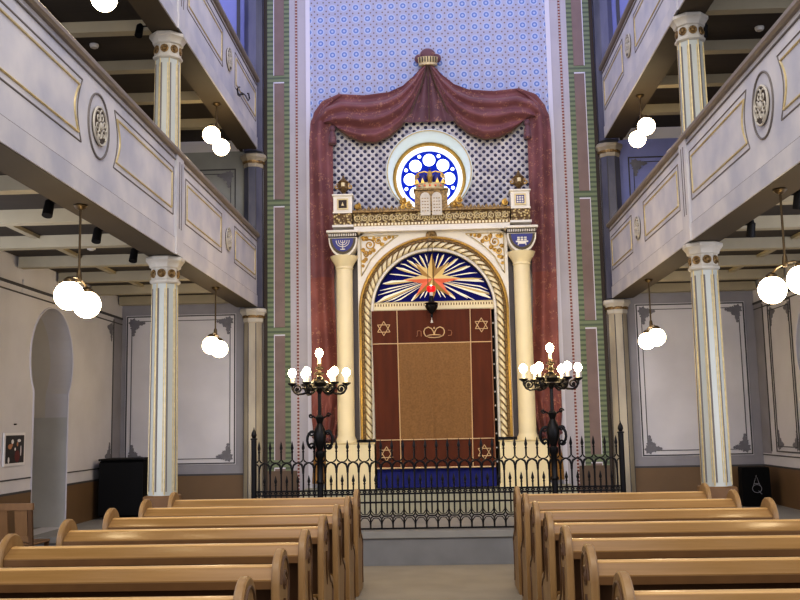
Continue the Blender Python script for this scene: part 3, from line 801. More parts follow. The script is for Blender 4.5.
AC_(mb, 'crown_cushion', M['shieldblue'], cr)
AC_(MB().ball((-.01, 14.10, 5.46), .022, 8, 6), 'crown_orb', M['shieldblue'], cr)
mb = MB()
for i in range(5): mb.ball((-.01-.16+i*.08, 14.15-.107*sqrt(max(0, 1-((-.16+i*.08)/.215)**2))-.004, 5.20), .017, 8, 5)
AC_(mb, 'crown_jewels', M['staro'], cr)

# lattice screen above the ark and the round window
rect = []
for x, z in rc:
    dx, dzz = x-RX, z-RZ; k = 1e9
    if abs(dx) > 1e-6: k = min(k, ((1.56-RX) if dx > 0 else (RX+1.56))/abs(dx))
    if dzz > 1e-6: k = min(k, .88/dzz)
    if dzz < -1e-6: k = min(k, .97/-dzz)
    rect.append((RX+dx*k, RZ+dzz*k))
ls = MB().strip(rect, rc, WY-.05, WY+.001, closed=True).build('lattice_screen', M['lattice'], wb, smooth=False)
mb = MB()
for sx in (-1, 1):
    for z0, z1 in ((4.5, 4.9), (5.95, 6.35)): mb.box(sx*1.56, sx*(.85), WY-.04, WY+.001, z0, z1)
mb.build('lattice_corner', M['lattice'], wb, smooth=False)
def circ(r, y, n=64): return [(RX+r*cos(t*2*pi/n), y, RZ+r*sin(t*2*pi/n)) for t in range(n)]
prof = [(.66, WY-.05), (.672, WY-.07), (.655, WY-.085), (.635, WY-.07), (.625, WY-.04), (.60, WY+.20), (.575, WY+.34)]
R_ = [circ(r, y) for r, y in prof]
win = MB()
n_ = 64
win.add([p for r in R_ for p in r], [(a*n_+b, a*n_+(b+1) % n_, (a+1)*n_+(b+1) % n_, (a+1)*n_+b) for a in range(len(R_)-1) for b in range(n_)])
win = struct(win, 'window_1', M['rosewhite'], ang=60)
MB().tube(circ(.648, WY-.082), .010, 6, closed=True).build('gilt_rim', M['goldp'], win)
MB().tube(circ(.555, WY+.34), .030, 8, closed=True).build('gilt_ring', M['gold'], win)
MB().strip([(p[0], p[2]) for p in circ(.54, 0)], [(p[0], p[2]) for p in circ(.455, 0)], WY+.35, WY+.42, closed=True).build('white_ring', M['rosewhite2'], win)
MB().lathe([(.47, 0), (.47, .01)], (RX, WY+.40, RZ), 48, axis='y').build('blue_glass', M['glassblue'], win)
for i in range(8):
    a = radians(90+i*45)
    MB().lathe([(.098, 0), (.098, -.006)], (RX+.31*cos(a), WY+.396, RZ+.31*sin(a)), 24, axis='y').build('clear_roundel', M['glasswhite'], win)
    b = a+radians(22.5)
    MB().lathe([(.028, 0), (.028, -.006)], (RX+.40*cos(b), WY+.396, RZ+.40*sin(b)), 12, axis='y').build('small_roundel', M['glasswhite'], win)

# ------------------------------------------------------------------ canopy drapery
cn = empty('canopy_drapery', 'mauve damask canopy drapery with crown swagged round the ark', 'drapery', (0, 14.42, DZ))
def D(mb, name, m, parent=cn, **k):
    mb.v = [(x, y-14.3, z-DZ) for x, y, z in mb.v]; return mb.build(name, m, parent, **k)
topc = [(0,1.83,6.26),(.08,1.79,6.43),(.16,1.66,6.61),(.25,1.40,6.715),(.38,1.0,6.68),(.52,.62,6.72),(.66,.40,6.82),(.80,.22,6.98),(.90,.12,7.10),(1.,.0,7.20)]
botc = [(0,1.48,6.26),(.10,1.38,6.14),(.22,1.24,6.03),(.34,1.06,5.95),(.46,.84,5.93),(.58,.62,6.02),(.70,.44,6.17),(.82,.28,6.40),(.92,.12,6.80),(1.,.02,7.14)]
for s in (-1, 1):
    def fn(u, v):
        a, b = interp(topc, u), interp(botc, u)
        x = a[0]+(b[0]-a[0])*v; z = a[1]+(b[1]-a[1])*v
        amp = sin(pi*min(1, u*1.0+.05))**.6 if u < .95 else .25
        y = 14.30 - .05 - .17*sin(pi*min(v*.9+.05, 1))*max(.25, amp) - .045*cos(v*pi*6.5+u*1.5)*max(.3, amp)
        return (s*x, y, z)
    D(MB().grid(fn, 60, 40), 'swag', M['drape'], ang=80)
    D(MB().tube([(fn(i/50, 1)[0], fn(i/50, 1)[1]-.01, fn(i/50, 1)[2]) for i in range(51)], .016, 6), 'swag_hem', M['drapehem'])
    fall = [(0,1.30,1.38,6.69),(.02,1.40,1.60,6.60),(.04,1.45,1.76,6.48),(.07,1.48,1.85,6.30),(.12,1.50,1.87,6.0),(.5,1.50,1.86,3.6),(.66,1.47,1.85,2.7),(.76,1.44,1.86,2.1),(.83,1.44,1.86,1.72),(.875,1.50,1.83,1.45),(.90,1.53,1.80,1.33),(.94,1.50,1.84,1.1),(1.,1.46,1.86,.76)]
    def ff(u, v):
        a, b, z = interp(fall, v)
        x = a+(b-a)*u
        y = 14.30 - .05 - .055*sin(pi*u) - .028*cos(u*pi*3.2 + v*4) - (.03*sin(u*pi*9) if v > .8 else 0)
        return (s*x, y, z)
    def part(v0, v1, m, nm):
        D(MB().grid(lambda u, v: ff(u, v0+(v1-v0)*v), 28, 60), nm, m, ang=80)
    part(0, .45, M['drape'], 'fall_upper'); part(.45, .93, M['drapelow'], 'fall_lower')
    part(.93, 1., M['fringe'], 'fringe')
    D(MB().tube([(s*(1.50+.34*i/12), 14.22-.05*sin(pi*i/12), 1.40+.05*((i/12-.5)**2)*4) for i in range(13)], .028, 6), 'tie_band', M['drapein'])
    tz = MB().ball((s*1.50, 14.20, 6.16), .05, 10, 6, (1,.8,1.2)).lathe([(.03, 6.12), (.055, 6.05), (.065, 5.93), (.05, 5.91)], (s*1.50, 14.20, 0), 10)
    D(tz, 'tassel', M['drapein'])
def cf(u, v):
    w = .06 + .60*v**1.1
    x = (u*2-1)*w; z = 7.17 - (7.17-6.24)*v
    return (x, 14.27 - .04*abs(cos(u*pi*5))*min(1, v*2+.2), z)
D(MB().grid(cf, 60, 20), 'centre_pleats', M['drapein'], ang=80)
D(MB().tube([(0, 14.215, 7.15), (0, 14.205, 6.7), (0, 14.205, 6.25)], .010, 6), 'centre_cord', M['drapehem'])
cw = D(MB().lathe([(.13, 7.145), (.145, 7.155), (.145, 7.185), (.17, 7.26), (.175, 7.275), (.16, 7.27)], (0, 14.26, 0), 20, sy=.5), 'crown', M['goldp'])
mb = MB().ball((0, 14.27, 7.33), .125, 14, 8, (1,.6,.85)).ball((-.135, 14.27, 7.27), .075, 10, 6, (1,.6,1)).ball((.135, 14.27, 7.27), .075, 10, 6, (1,.6,1))
D(mb, 'crown_cap', M['drapein'], cw)
for o in list(cn.children):
    for k in o.children: pass
mb = MB()
for i in range(-3, 4): mb.box(i*.042-.008, i*.042+.008, 14.165+.01*abs(i)-.01, 14.19+.01*abs(i), 7.19, 7.265)
D(mb, 'crown_gems', M['dark'], cw, smooth=False)

# ------------------------------------------------------------------ ark curtain
pc = empty('ark_curtain', 'dark russet ark curtain with ochre centre panel, stars and crown', 'curtain', (0, 13.94, .97))
def K(mb, name, m, parent=pc, **k):
    mb.v = [(x, y-14.03, z-.97) for x, y, z in mb.v]; return mb.build(name, m, parent, **k)
def cy(x): return 14.03 - .008*sin(x*14) - .004*sin(x*37+1)
K(MB().grid(lambda u, v: (-.915+1.748*u+.045*v*(1-u), cy(-.915+1.748*u)+.006, 3.262-2.29*v), 60, 8), 'cloth', M['parochet'], ang=80)
K(MB().grid(lambda u, v: (-.54+1.06*u+(.012 if u < .5 else -.01)*v, cy(-.54+1.06*u)-.004, 2.775-1.39*v), 40, 8), 'centre_panel', M['parcen'], ang=80)
def ribbon(p0, p1, w=.007, n=20):
    mb = MB(); P = []
    for i in range(n+1):
        x = p0[0]+(p1[0]-p0[0])*i/n; z = p0[1]+(p1[1]-p0[1])*i/n; P.append((x, cy(x)-.006, z))
    return mb.tube(P, w, 5)
for a, b in (((-.54,3.262),(-.52,.98)), ((.53,3.262),(.51,.98)), ((-.905,2.775),(.834,2.775)), ((-.872,1.385),(.834,1.385)), ((-.866,.985),(.834,.985)), ((.831,3.262),(.831,.98))):
    K(ribbon(a, b, .008 if a[1] != .985 else .012), 'gold_braid', M['threadd'] if a[0] > .8 else M['thread'])
def star(cx, cz, r):
    mb = MB()
    for off in (90, -90):
        P = [(cx+r*cos(radians(off+i*120)), cz+r*sin(radians(off+i*120))) for i in range(3)]
        for i in range(3):
            a, b = P[i], P[(i+1) % 3]
            mb.cyl((a[0], cy(a[0])-.008, a[1]), (b[0], cy(b[0])-.008, b[1]), .0065, None, 5)
    return mb
for x, z in ((-.735,3.0),(.69,3.02),(-.725,1.19),(.68,1.19)): K(star(x, z, .105), 'star_emblem', M['thread'])
mb = MB(); yk = 14.01
for s in (-1, 1):
    mb.tube([(s*x, yk, z) for x, z in ((0,2.885),(.012,2.94),(.04,2.985),(.085,3.005),(.13,2.985),(.15,2.945),(.145,2.91),(.125,2.875))], .009, 5)
mb.tube([(-.125, yk, 2.872), (-.07, yk, 2.855), (0, yk, 2.85), (.07, yk, 2.855), (.125, yk, 2.872), (.07, yk, 2.888), (0, yk, 2.893), (-.07, yk, 2.888)], .008, 5, closed=True)
mb.ball((0, yk, 2.99), .016, 8, 5)
K(mb, 'crown_emblem', M['thread'])
K(MB().tube([(-.19, yk, 2.87), (-.19, yk, 2.945), (-.215, yk, 2.955), (-.25, yk, 2.95)], .0065, 5).tube([(-.245, yk, 2.945), (-.245, yk, 2.89), (-.26, yk, 2.87)], .0065, 5), 'letter_tav', M['threadd'])
K(MB().tube([(.20, yk, 2.955), (.245, yk, 2.95), (.255, yk, 2.915), (.245, yk, 2.88), (.20, yk, 2.875)], .0065, 5), 'letter_kaf', M['threadd'])
bc = MB().grid(lambda u, v: (-.868+1.713*u, 14.02-.008*sin(u*50), .99-.29*v), 80, 3).build('blue_cloth', M['bluecloth'], ang=80)
tag(bc, 'royal blue cloth hanging below the hem of the dark ark curtain', 'cloth')

# eternal light
et = empty('eternal_light', 'hanging sanctuary lamp with red glass before the sunburst', 'lamp', (-.03, 13.80, 3.08))
for sx in (-.045, .045):
    MB().tube([(sx, 0, .40), (sx*.9, 0, .8), (sx*.6, 0, 1.18)], .005, 5).build('chain', M['brass'], et)
MB().lathe([(.06, 1.17), (.05, 1.20), (.02, 1.22)], (0,0,0), 10).cyl((0,0,1.2), (0,.21,1.26), .008).build('canopy_cap', M['goldd'], et)
MB().lathe([(.012, .05), (.02, .08), (.015, .10), (.05, .14), (.085, .19), (.095, .225), (.08, .24), (.10, .26), (.045, .28), (.03, .32), (.035, .36), (.02, .37)], (0,0,0), 14).build('lamp_bowl', M['iron'], et)
MB().lathe([(.02, .36), (.025, .40), (.022, .42)], (0,0,0), 10).build('lamp_stem', M['plastic'], et)
MB().lathe([(.03, .42), (.062, .44), (.066, .49), (.055, .51), (.02, .515)], (0,0,0), 14).build('red_glass', M['redglass'], et)
MB().ball((0, -.03, .49), .032, 10, 6).build('flame_bulb', M['glasswhite'], et)
MB().tube([(0,0,.05), (0,0,-.03)], .005, 5).ball((0,0,.0), .016, 8, 5).box(-.02,.02,-.004,.004,-.022,-.014).build('drop_finial', M['plastic'], et)

# ------------------------------------------------------------------ pendant lamps
def pendant_proto(drop, name):
    p = empty('pendant_lamp', name, 'lamp', (0,0,0), 0, 'double globe pendant lamps')
    MB().lathe([(.05, -.001), (.055, -.01), (.04, -.03), (.015, -.045)], (0,0,0), 14).build('ceiling_rose', M['brass'], p)
    MB().cyl((0,0,-.04), (0,0,-drop), .010, None, 8).lathe([(.02,-drop-.03),(.024,-drop),(.02,-drop+.05),(.012,-drop+.07)], (0,0,0), 10).build('stem', M['brass'], p)
    MB().tube([(0, -.28, -drop-.04), (0, -.15, -drop-.01), (0, 0, -drop), (0, .15, -drop-.01), (0, .28, -drop-.04)], .009, 6).build('arm_bar', M['brass'], p)
    for s in (-1, 1):
        g = MB().ball((0, s*.28, -drop-.175), .112, 24, 14).build('globe', M['globe'], p)
        MB().lathe([(.02, -drop-.03), (.045, -drop-.05), (.05, -drop-.075), (.035, -drop-.08)], (0, s*.28, 0), 12).build('globe_holder', M['brass'], g)
    return p
pA = pendant_proto(.60, 'x'); pB = pendant_proto(.34, 'x')
for i, (proto, x, y, z, rz, lab) in enumerate((
    (pA, -2.80, 7.45, ZL-.004, .12, 'double globe pendant lamp hanging in front of the lower left gallery column'),
    (pA, -2.80, 12.15, ZL-.004, .05, 'double globe pendant lamp under the lower left gallery near the ark wall'),
    (pA, 2.80, 7.58, ZL-.004, .06, 'double globe pendant lamp at the right edge of the picture'),
    (pA, 2.80, 12.42, ZL-.004, 0., 'double globe pendant lamp under the lower right gallery near the ark wall'),
    (pB, -2.80, 12.15, ZU-.004, 0., 'double globe pendant lamp under the upper left gallery'),
    (pB, 2.80, 12.36, ZU-.004, 0., 'double globe pendant lamp under the upper right gallery'),
    (pB, -2.80, 7.60, ZU-.004, 0., 'globe lamp cut by the top edge above the left gallery'))):
    first = (proto is pA and i == 0) or (proto is pB and i == 4)
    o = proto if first else copy_tree(proto)
    o.location = (x, y, z); o.rotation_euler = (0,0,rz); o['label'] = lab

# spotlights
def spot_proto():
    p = empty('spotlight', 'x', 'spotlight', (0,0,0), 0, 'small black spotlights')
    MB().box(-.006, 0, -.025, .025, -.02, .02).cyl((-.005,0,0), (-.075,0,0), .009, None, 8).build('bracket', M['blackp'], p)
    MB().cyl((-.10,.02,.01), (-.10,-.03,-.115), .038, .042, 14).cyl((-.10,.02,.01), (-.10,.03,.035), .028, .02, 12).build('lamp_head', M['blackp'], p)
    return p
sp0 = spot_proto(); first = True
for x, y, z, lab in ((-1, 7.48, ZL, 'black spotlight beside the stem of the left globe lamp'),
    (-1, 8.59, ZL, 'black spotlight midway between left globe lamp and column capital'),
    (-1, 9.66, ZL, 'black spotlight tucked against the lower left column capital'),
    (1, 7.93, ZL, 'black spotlight beside the stem of the right globe lamp'),
    (1, 9.15, ZL, 'black spotlight under the right gallery between lamp and column'),
    (-1, 9.72, ZU, 'black spotlight beside the upper left column capital'),
    (1, 10.25, ZU, 'black spotlight beside the upper right column capital')):
    o = sp0 if first else copy_tree(sp0); first = False
    o.location = (x*(SI+.003), y, z+.03); o['label'] = lab; o.rotation_euler = (0,0, 0 if x < 0 else pi)
def det(x, y, z, lab):
    p = empty('smoke_detector', lab, 'smoke detector', (x, y, z), 0, 'ceiling smoke detectors')
    MB().lathe([(.052, 0), (.052, -.02), (.042, -.04), (.02, -.045)], (0,0,0), 18).build('housing', M['plastic'], p)
    MB().lathe([(.036, -.042), (.024, -.05), (.012, -.052)], (0,0,0), 14).build('sensor_cap', M['cap'], p)
det(-3.87, 10.55, ZU+.198, 'round white smoke detector on the ceiling behind the upper left column')
det(3.84, 10.72, ZU+.198, 'round white smoke detector on the ceiling behind the upper right column')
det(-3.72, 10.2, ZL+.198, 'round white smoke detector on the lower left gallery ceiling')

# iron scroll hook on the upper left parapet
hk = MB().tube([(-2.60, 12.66, 6.27), (-2.60, 12.58, 6.24), (-2.60, 12.50, 6.19), (-2.60, 12.55, 6.12), (-2.60, 12.66, 6.14), (-2.60, 12.80, 6.24), (-2.60, 13.05, 6.29), (-2.60, 13.25, 6.28), (-2.60, 13.34, 6.34), (-2.60, 13.28, 6.40), (-2.60, 13.20, 6.37)], .010, 6)
hk.cyl((-2.60, 12.95, 6.27), (-2.669, 12.95, 6.27), .010, None, 6)
tag(hk.build('wall_hook', M['iron']), 'thin black iron scroll hook fixed to the upper left parapet', 'hook')

# ------------------------------------------------------------------ iron fence
FY = 11.42
def diamond(mb, x, z, h, r=.009):
    P = []
    for k in range(4):
        a, b = k*pi/2, (k+1)*pi/2
        p0 = Vector((cos(a)*h, sin(a)*h)); p1 = Vector((cos(b)*h, sin(b)*h))
        for t in (0, .33, .66):
            q = p0.lerp(p1, t); q *= 1 - .28*sin(pi*t)
            P.append((x+q.x, 0, z+q.y))
    mb.tube(P, r, 5, closed=True)
def spear(mb, x, z, l):
    mb.lathe([(.008, z), (.016, z+l*.12), (.008, z+l*.2), (.019, z+l*.42), (.008, z+l*.8), (.001, z+l)], (x, 0, 0), 8)
r_ = .0105
def long_bar():
    m = MB()
    m.cyl((0,0,.02), (0,0,.135), r_, None, 6); diamond(m, 0, .17, .036)
    m.cyl((0,0,.205), (0,0,.44), r_, None, 6); diamond(m, 0, .462, .022)
    m.cyl((0,0,.485), (0,0,.78), r_, None, 6); diamond(m, 0, .83, .050)
    m.cyl((0,0,.88), (0,0,.97), r_, None, 6); spear(m, 0, .95, .15)
    return m
def short_bar(full=True):
    m = MB()
    # arch foot between neighbouring bars
    m.cyl((0,0,.20), (0,0,.44), r_*.9, None, 6); diamond(m, 0, .462, .022)
    m.cyl((0,0,.485), (0,0,.57), r_*.9, None, 6); spear(m, 0, .55, .13)
    m.tube([(-.066,0,.02), (-.058,0,.10), (-.03,0,.145), (0,0,.15), (.03,0,.145), (.058,0,.10), (.066,0,.02)], .006, 5)
    m.tube([(-.066,0,.30), (-.058,0,.235), (-.03,0,.195), (0,0,.19), (.03,0,.195), (.058,0,.235), (.066,0,.30)], .006, 5)
    if full:
        m.tube([(-.060,0,.70), (-.057,0,.76), (-.045,0,.80), (-.014,0,.824)], .0075, 5); m.tube([(.060,0,.70), (.057,0,.76), (.045,0,.80), (.014,0,.824)], .0075, 5)
    return m
mesh_long = mesh_short = None
def inst(name, mb, cache, parent, x):
    if cache is None:
        o = mb.build(name, M['iron'], parent)
    else:
        o = bpy.data.objects.new(name, cache); COL.objects.link(o); o.parent = parent
    o.location = (x, 0, 0); return o
PX = 2.16
f = empty('iron_fence', 'black wrought iron fence with spear tips across the front of the ark', 'fence', (0, FY, DZ+.003)); f.scale = (1, 1, .955)
for s in (-1, 1):
    MB().lathe([(.045, 0), (.045, .03), (.032, .04), (.032, 1.12), (.042, 1.125), (.042, 1.14), (.02, 1.145), (.034, 1.18), (.028, 1.21), (.008, 1.25), (.002, 1.28)], (s*PX, 0, 0), 14).build('post', M['iron'], f)
n = 32; st = .1312; xs = [(-n/2 + i)*st for i in range(n+1)]
for i, x in enumerate(xs):
    o = inst('long_bar', long_bar(), mesh_long, f, x); mesh_long = o.data
    if i < n:
        o = inst('short_bar', short_bar(), mesh_short, f, x+st/2); mesh_short = o.data
        MB().box(x+.05, x+st-.05, -.008, .008, .820, .840).build('rail_link', M['iron'], f, smooth=False)
        MB().box(x+.036, x+st-.036, -.006, .006, .162, .178).build('rail_link', M['iron'], f, smooth=False)
for z, r in ((.02, .011), (.335, .011), (.437, .009), (.487, .009)):
    MB().box(-PX+.032, PX-.032, -r, r, z-.010, z+.010).build('rail', M['iron'], f, smooth=False)

# ------------------------------------------------------------------ candelabra
def candelabrum(s, rot, lab):
    c = empty('candelabrum', lab, 'candelabrum', (s*1.365, 11.345, DZ+.003), 0, 'black branched candelabra')
    MB().lathe([(.055, 0), (.055, .04), (.040, .06), (.034, .12), (.034, .55), (.05, .57), (.034, .60), (.036, .84), (.055, .87), (.055, .92), (.034, .94), (.055, 1.0), (.078, 1.09), (.062, 1.18), (.03, 1.25), (.055, 1.32), (.028, 1.35)], (0,0,0), 14).build('base_stem', M['iron'], c)
    MB().cyl((0,0,1.34), (0,0,1.66), .022, .02, 10).lathe([(.02,1.60),(.05,1.66),(.09,1.70),(.11,1.73),(.06,1.76),(.03,1.80)], (0,0,0), 14).build('stem', M['iron'], c)
    for q in (-1, 1):
        for yy in (0,):
            MB().tube([(q*(.085+.065*cos(t*pi/7-pi/2.2)), yy, 1.06+.10*sin(t*pi/7-pi/2.2)) for t in range(9)], .017, 6).spiral((q*.10, yy, 1.14), .035, 1.1, .012, 'xz', q, 0).spiral((q*.10, yy, .985), .04, 1.1, .012, 'xz', -q, 0).build('handle_scroll', M['iron'], c)
        MB().tube([(q*.02, 0, 1.30), (q*.07, 0, 1.33), (q*.12, 0, 1.35)], .010, 6).spiral((q*.105, 0, 1.345), .03, 1.1, .009, 'xz', q, 0).build('leaf_spur', M['iron'], c)
    MB().tube([(.20*cos(t*pi/12), .20*sin(t*pi/12), 1.665) for t in range(24)], .011, 6, closed=True).build('hoop', M['iron'], c)
    for i in range(6):
        a = radians(rot) + i*pi/3; d = Vector((cos(a), sin(a), 0))
        def P(r, z): return (d.x*r, d.y*r, z)
        arm = MB().tube([P(.04,1.70), P(.08,1.655), P(.13,1.625), (P(.19,1.60)), P(.25,1.595), P(.295,1.62), P(.318,1.66), P(.32,1.705)], .014, 6)
        pts = []
        for k in range(20):
            t = k/19; q = .058*(1-.75*t); th = -pi/2 + t*2*pi*1.5
            pts.append(P(.255+q*cos(th), 1.655+q*sin(th)))
        arm.tube(pts, .012, 5)
        pts = []
        for k in range(18):
            t = k/17; q = .050*(1-.75*t); th = pi/2 - t*2*pi*1.4
            pts.append(P(.135+q*cos(th), 1.675+q*sin(th)))
        arm.tube(pts, .012, 5)
        arm.ball(P(.255,1.655), .018, 8, 5)
        ar = arm.lathe([(.014, 1.69), (.052, 1.715), (.054, 1.727), (.022, 1.73)], P(.32,0), 12).build('arm', M['iron'], c)
        MB().cyl(P(.32,1.73), P(.32,1.795), .020, None, 10).build('candle', M['candle'], ar)
        MB().lathe([(.014,1.795),(.032,1.808),(.047,1.84),(.041,1.872),(.02,1.895),(.004,1.902)], P(.32,0), 12).build('bulb', M['bulb'], ar)
    tp = MB().lathe([(.03,1.74),(.065,1.76),(.03,1.78),(.022,1.82),(.05,1.835),(.022,1.85),(.02,1.88),(.04,1.895),(.018,1.91),(.018,1.94),(.03,1.95),(.012,1.955)], (0,0,0), 12).build('crown_stem', M['bronze'], c)
    mb = MB()
    for i in range(6):
        a = i*pi/3
        for z, r in ((1.76,.06),(1.83,.05),(1.895,.04)): mb.tube([(0,0,z), (cos(a)*r, sin(a)*r, z+.02), (cos(a)*r*1.25, sin(a)*r*1.25, z-.005)], .008, 5)
    mb.build('crown_leaves', M['bronze'], tp)
    MB().cyl((0,0,1.955), (0,0,2.03), .02, None, 10).build('candle', M['candle'], c)
    MB().lathe([(.014,2.03),(.032,2.043),(.047,2.075),(.041,2.108),(.02,2.13),(.004,2.138)], (0,0,0), 12).build('bulb', M['bulb'], c)
candelabrum(-1, 10, 'black iron candelabrum with seven lit bulbs, left of the ark')
candelabrum(1, 0, 'black iron candelabrum with seven lit bulbs, right of the ark')

# ------------------------------------------------------------------ pews
HL = .9175
def pew_profile():
    p = [(-.155, 0), (-.155, .83)] + [(.005-.16*cos(radians(t)), .83+.16*sin(radians(t))) for t in range(15, 181, 15)]
    p += [(.162,.80), (.145,.74), (.135,.68), (.15,.62), (.20,.57), (.28,.545), (.36,.53), (.41,.50), (.425,.46), (.40,.40), (.37,.32), (.36,.2), (.38,.08), (.42,0)]
    return p
def bevel_prism(poly, x0, x1, b=.008):
    # prism along x with softened rims
    cx = sum(p[0] for p in poly)/len(poly); cz = sum(p[1] for p in poly)/len(poly)
    n = len(poly); ins = []
    for i in range(n):
        a, c0, d = Vector(poly[i-1]), Vector(poly[i]), Vector(poly[(i+1) % n])
        t = (d-a).normalized(); nn = Vector((t.y, -t.x))
        ins.append((c0 - nn*b*(1 if True else 0)))
    # pick inward direction
    if sum((Vector(ins[i])-Vector((cx,cz))).length for i in range(n)) > sum((Vector(poly[i])-Vector((cx,cz))).length for i in range(n)):
        ins = [Vector(poly[i])*2 - Vector(ins[i]) for i in range(n)]
    R = [[(x0, p[0], p[1]) for p in ins], [(x0+b, p[0], p[1]) for p in poly], [(x1-b, p[0], p[1]) for p in poly], [(x1, p[0], p[1]) for p in ins]]
    return MB().rings(R)
def make_pew():
    p = empty('church_pew'.replace('church', 'wooden'), 'x', 'pew', (0,0,0), 0, 'wooden pews in two blocks')
    prof = pew_profile()
    for s in (-1, 1):
        e = bevel_prism(prof, min(s*HL, s*(HL-.043)), max(s*HL, s*(HL-.043))).build('end_panel', M['woodend'], p)
        # carved wave line and top scroll on the outer face
        x = s*(HL+.001)
        w = [(.0-.115*cos(radians(t)), .83+.118*sin(radians(t))) for t in range(0, 181, 20)] + [(.115,.76), (.098,.70), (.10,.63), (.14,.57), (.21,.52), (.30,.49), (.36,.44), (.34,.38), (.315,.30), (.31,.18), (.325,.06)]
        MB().tube([(x, a, b) for a, b in w], .0085, 5).build('carved_groove', M['wooddk'], e)
        m = MB()
        m.spiral((x, 0, .83), .06, 1.4, .009, 'yz', 1, 0); m.ball((x, 0, .83), .016, 8, 5, (.6,1,1))
        m.tube([(x, -.02, .75), (x, -.03, .68), (x, -.01, .60), (x, .03, .52)], [.010,.012,.010,.004], 5)
        m.build('carved_leaf', M['wooddk'], e)
    L = HL-.044
    back = [(-.045,.895), (-.02,.895), (.075,.44), (.05,.44)]
    MB().rings([[(x, a, b) for a, b in back] for x in (-L, L)]).build('backrest', M['wooddk'], p)  # coloured dark to put in the shade below the ledge
    MB().rbox(-L, L, -.05, .005, .892, .914, .007).build('top_rail', M['woodhi'], p)
    desk = [(-.046,.906), (-.128,.862), (-.134,.856), (-.134,.836), (-.126,.833), (-.046,.872)]
    MB().rings([[(x, a, b) for a, b in desk] for x in (-L, L)]).build('book_ledge', M['wood'], p)
    MB().box(-L, L, -.139, -.124, .812, .850).build('ledge_edge', M['woodmid'], p)
    MB().rbox(-L, L, .04, .42, .42, .455, .01).build('seat', M['wood'], p)
    MB().box(-L, L, .10, .125, .06, .42).build('seat_riser', M['wooddk'], p)
    MB().box(-L, L, -.13, -.02, .10, .125).build('foot_rail', M['wooddk'], p)
    return p
pew0 = make_pew(); first = True
ordw = ['front', 'second', 'third', 'fourth', 'fifth', 'sixth', 'seventh']
for s in (-1, 1):
    for i in range(7):
        o = pew0 if first else copy_tree(pew0); first = False
        o.location = (s*1.6725, 9.447-.9*i, .001)
        o['label'] = 'honey oak pew, %s row from the iron fence in the %s block' % (ordw[i], 'left' if s < 0 else 'right')

# ------------------------------------------------------------------ smaller things
b = empty('black_cabinet', 'large plain black box standing in the left corner behind the column', 'cabinet', (-4.39, 13.60, DZ+.002))
MB().rbox(-.30, .32, -.28, .28, .03, .80, .015).build('body', M['black'], b)
MB().box(-.30, .32, -.295, -.281, .06, .77).build('front_panel', M['blackp'], b)
MB().rbox(-.31, .33, -.30, .29, .80, .825, .006).build('lid', M['blackp'], b)
for sx in (-.24, .26): MB().cyl((sx, -.2, 0), (sx, -.2, .035), .025).cyl((sx, .2, 0), (sx, .2, .035), .025).build('foot', M['blackp'], b)
b = empty('black_speaker', 'small black box with thin white line emblem in the right corner', 'speaker', (4.44, 13.88, DZ+.002), -.10)
MB().rings([[(x*k, y*k, z) for x, y in ((-.185,-.15),(.185,-.15),(.185,.12),(.12,.17),(-.12,.17),(-.185,.12))] for z, k in ((0,1.0),(.02,1.03),(.50,1.0),(.535,.97))]).build('cloth_cover', M['black'], b)
yk = -.160
em = MB().tube([(-.045, yk, .275), (-.03, yk, .33), (.0, yk, .43), (.03, yk, .33), (.052, yk, .275)], .0032, 5).tube([(-.032, yk, .315), (.035, yk, .315)], .0032, 5)
em.tube([(.003+.062*cos(t*pi/10), yk, .245+.055*sin(t*pi/10)) for t in range(20)], .0032, 5, closed=True).tube([(.02, yk, .215), (.065, yk, .17)], .0032, 5)
em.build('line_emblem', M['white_print'], b)

pt = empty('wall_poster', 'white-edged dark poster of figures on the wall beside the arched doorway', 'poster', (-AW+.014, 10.82, 1.41))
MB().box(-.008, .008, -.27, .27, -.185, .185).build('paper', M['paper'], pt, smooth=False)
MB().box(.0085, .011, -.235, .235, -.155, .155).build('print', M['posterdk'], pt, smooth=False)
for (y, z, ry, rz_) in ((-.07,.085,.032,.026),(.10,.095,.045,.018),(-.16,-.12,.022,.035),(.0,.0,.018,.018),(.15,-.02,.014,.06)):
    MB().rings([[(.012, y+ry*cos(t*pi/6), z+rz_*sin(t*pi/6)) for t in range(12)], [(.013, y+ry*cos(t*pi/6), z+rz_*sin(t*pi/6)) for t in range(12)]]).build('pale_shape', M['paper'], pt, smooth=False)
m = MB()
for (y, z, ry, rz_) in ((-.13,.03,.05,.03),(.06,.055,.022,.026),(-.08,.05,.02,.022)):
    m.rings([[(.0115, y+ry*cos(t*pi/6), z+rz_*sin(t*pi/6)) for t in range(12)], [(.0122, y+ry*cos(t*pi/6), z+rz_*sin(t*pi/6)) for t in range(12)]])
m.build('warm_shapes', M['skinp'], pt, smooth=False)
MB().rings([[(.0114, .06+.07*cos(t*pi/6), -.08+.07*sin(t*pi/6)) for t in range(12)], [(.0118, .06+.07*cos(t*pi/6), -.08+.07*sin(t*pi/6)) for t in range(12)]]).build('red_shape', M['redp'], pt, smooth=False)
MB().cyl((-.01,0,.28), (.02,0,.28), .008, None, 8).build('hanging_nail', M['dark'], pt)

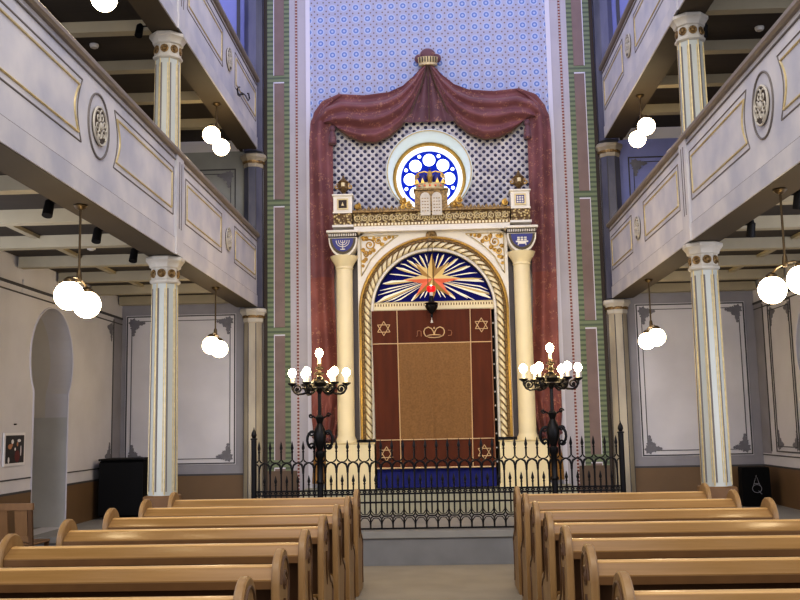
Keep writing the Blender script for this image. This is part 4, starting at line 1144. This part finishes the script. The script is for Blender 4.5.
ch = empty('wooden_chair', 'wooden chair with split plank back standing below the poster', 'chair', (-4.40, 10.0, .001), 0)
for sx in (-1, 1):
    MB().rings([[(sx*.20+u, -.02-k+w, z) for u, w in ((-.02,-.02),(.02,-.02),(.02,.02),(-.02,.02))] for z, k in ((0,-.02),(.44,0),(.86,.05))]).build('back_leg', M['wooddk'], ch)
    MB().box(sx*.20-.02, sx*.20+.02, .36, .40, 0, .43).build('front_leg', M['wooddk'], ch)
    MB().rings([[(sx*.105+u, -.02-k+w, z) for u, w in ((-.065,-.012),(.065,-.012),(.065,.012),(-.065,.012))] for z, k in ((.50,.005),(.80,.045))]).build('back_plank', M['chairwood'], ch)
MB().rings([[(x, y, z) for y, z in ((-.09,.80),(-.05,.80),(-.055,.87),(-.095,.87))] for x in (-.235,.235)]).build('top_rail', M['chairwood'], ch)
MB().rings([[(x, y, z) for y, z in ((-.045,.48),(-.01,.48),(-.012,.53),(-.047,.53))] for x in (-.20,.20)]).build('lower_rail', M['chairwood'], ch)
MB().rbox(-.225, .225, -.01, .42, .43, .455, .008).build('seat', M['chairwood'], ch)

# ------------------------------------------------------------------ camera
f, yaw, pitch, roll, cxm = 958.61, .038411, .129454, -.0193869, .045657
F = Vector((-sin(yaw)*cos(pitch), cos(yaw)*cos(pitch), sin(pitch))); R0v = Vector((cos(yaw), sin(yaw), 0)); U0 = R0v.cross(F)
Rv = R0v*cos(roll) + U0*sin(roll); Uv = -R0v*sin(roll) + U0*cos(roll)
cd = bpy.data.cameras.new('camera'); cam = bpy.data.objects.new('camera', cd); COL.objects.link(cam)
m4 = Matrix((Rv, Uv, -F)).transposed().to_4x4(); m4.translation = Vector((cxm, 0, 1.6)); cam.matrix_world = m4
cd.sensor_width = 36; cd.lens = f*36/800; cd.clip_end = 100
S.camera = cam

# ------------------------------------------------------------------ light
w = bpy.data.worlds.new('world'); S.world = w; w.use_nodes = True
bg = w.node_tree.nodes['Background']; bg.inputs[0].default_value = lin((226,226,240)); bg.inputs[1].default_value = 1.15
def area(name, loc, target, sx, sy, power, col):
    l = bpy.data.lights.new(name, 'AREA'); l.shape = 'RECTANGLE'; l.size = sx; l.size_y = sy; l.energy = power; l.color = lin(col)[:3]
    o = bpy.data.objects.new(name, l); COL.objects.link(o); o.location = loc
    o.rotation_euler = (Vector(target)-Vector(loc)).to_track_quat('-Z', 'Y').to_euler(); return o
area('nave_daylight', (0, 1.0, 8.5), (0, 13, 3.0), 4, 3, 380, (255,246,230))
for s in (-1, 1):
    for yy in (4.2, 7.6):  # added fill lamps that brighten the aisles from the unseen openings
        area('aisle_fill_light', (s*4.7, yy, 2.2), (s*3.2, yy+5, 1.6), 1.2, 1.8, 42, (226,232,255))
        area('aisle_fill_light', (s*4.7, yy, 5.0), (s*3.2, yy+5, 4.8), 1.2, 1.2, 12, (226,232,255))
area('blue_uplight', (0, 9.5, 9.3), (0, 14.5, 7.0), 5, 2, 45, (130,140,255))
area('blue_gallery_light', (4.0, 11.5, 9.0), (3.6, 14.5, 6.5), 1.5, 1.5, 25, (90,100,255))
area('blue_gallery_light', (-4.0, 11.5, 9.0), (-3.6, 14.5, 6.5), 1.5, 1.5, 25, (90,100,255))
S.view_settings.view_transform = 'Standard'
S.view_settings.look = 'Medium High Contrast'
S.view_settings.exposure = 0.05
S.cycles.max_bounces = 6
S.cycles.use_denoising = True
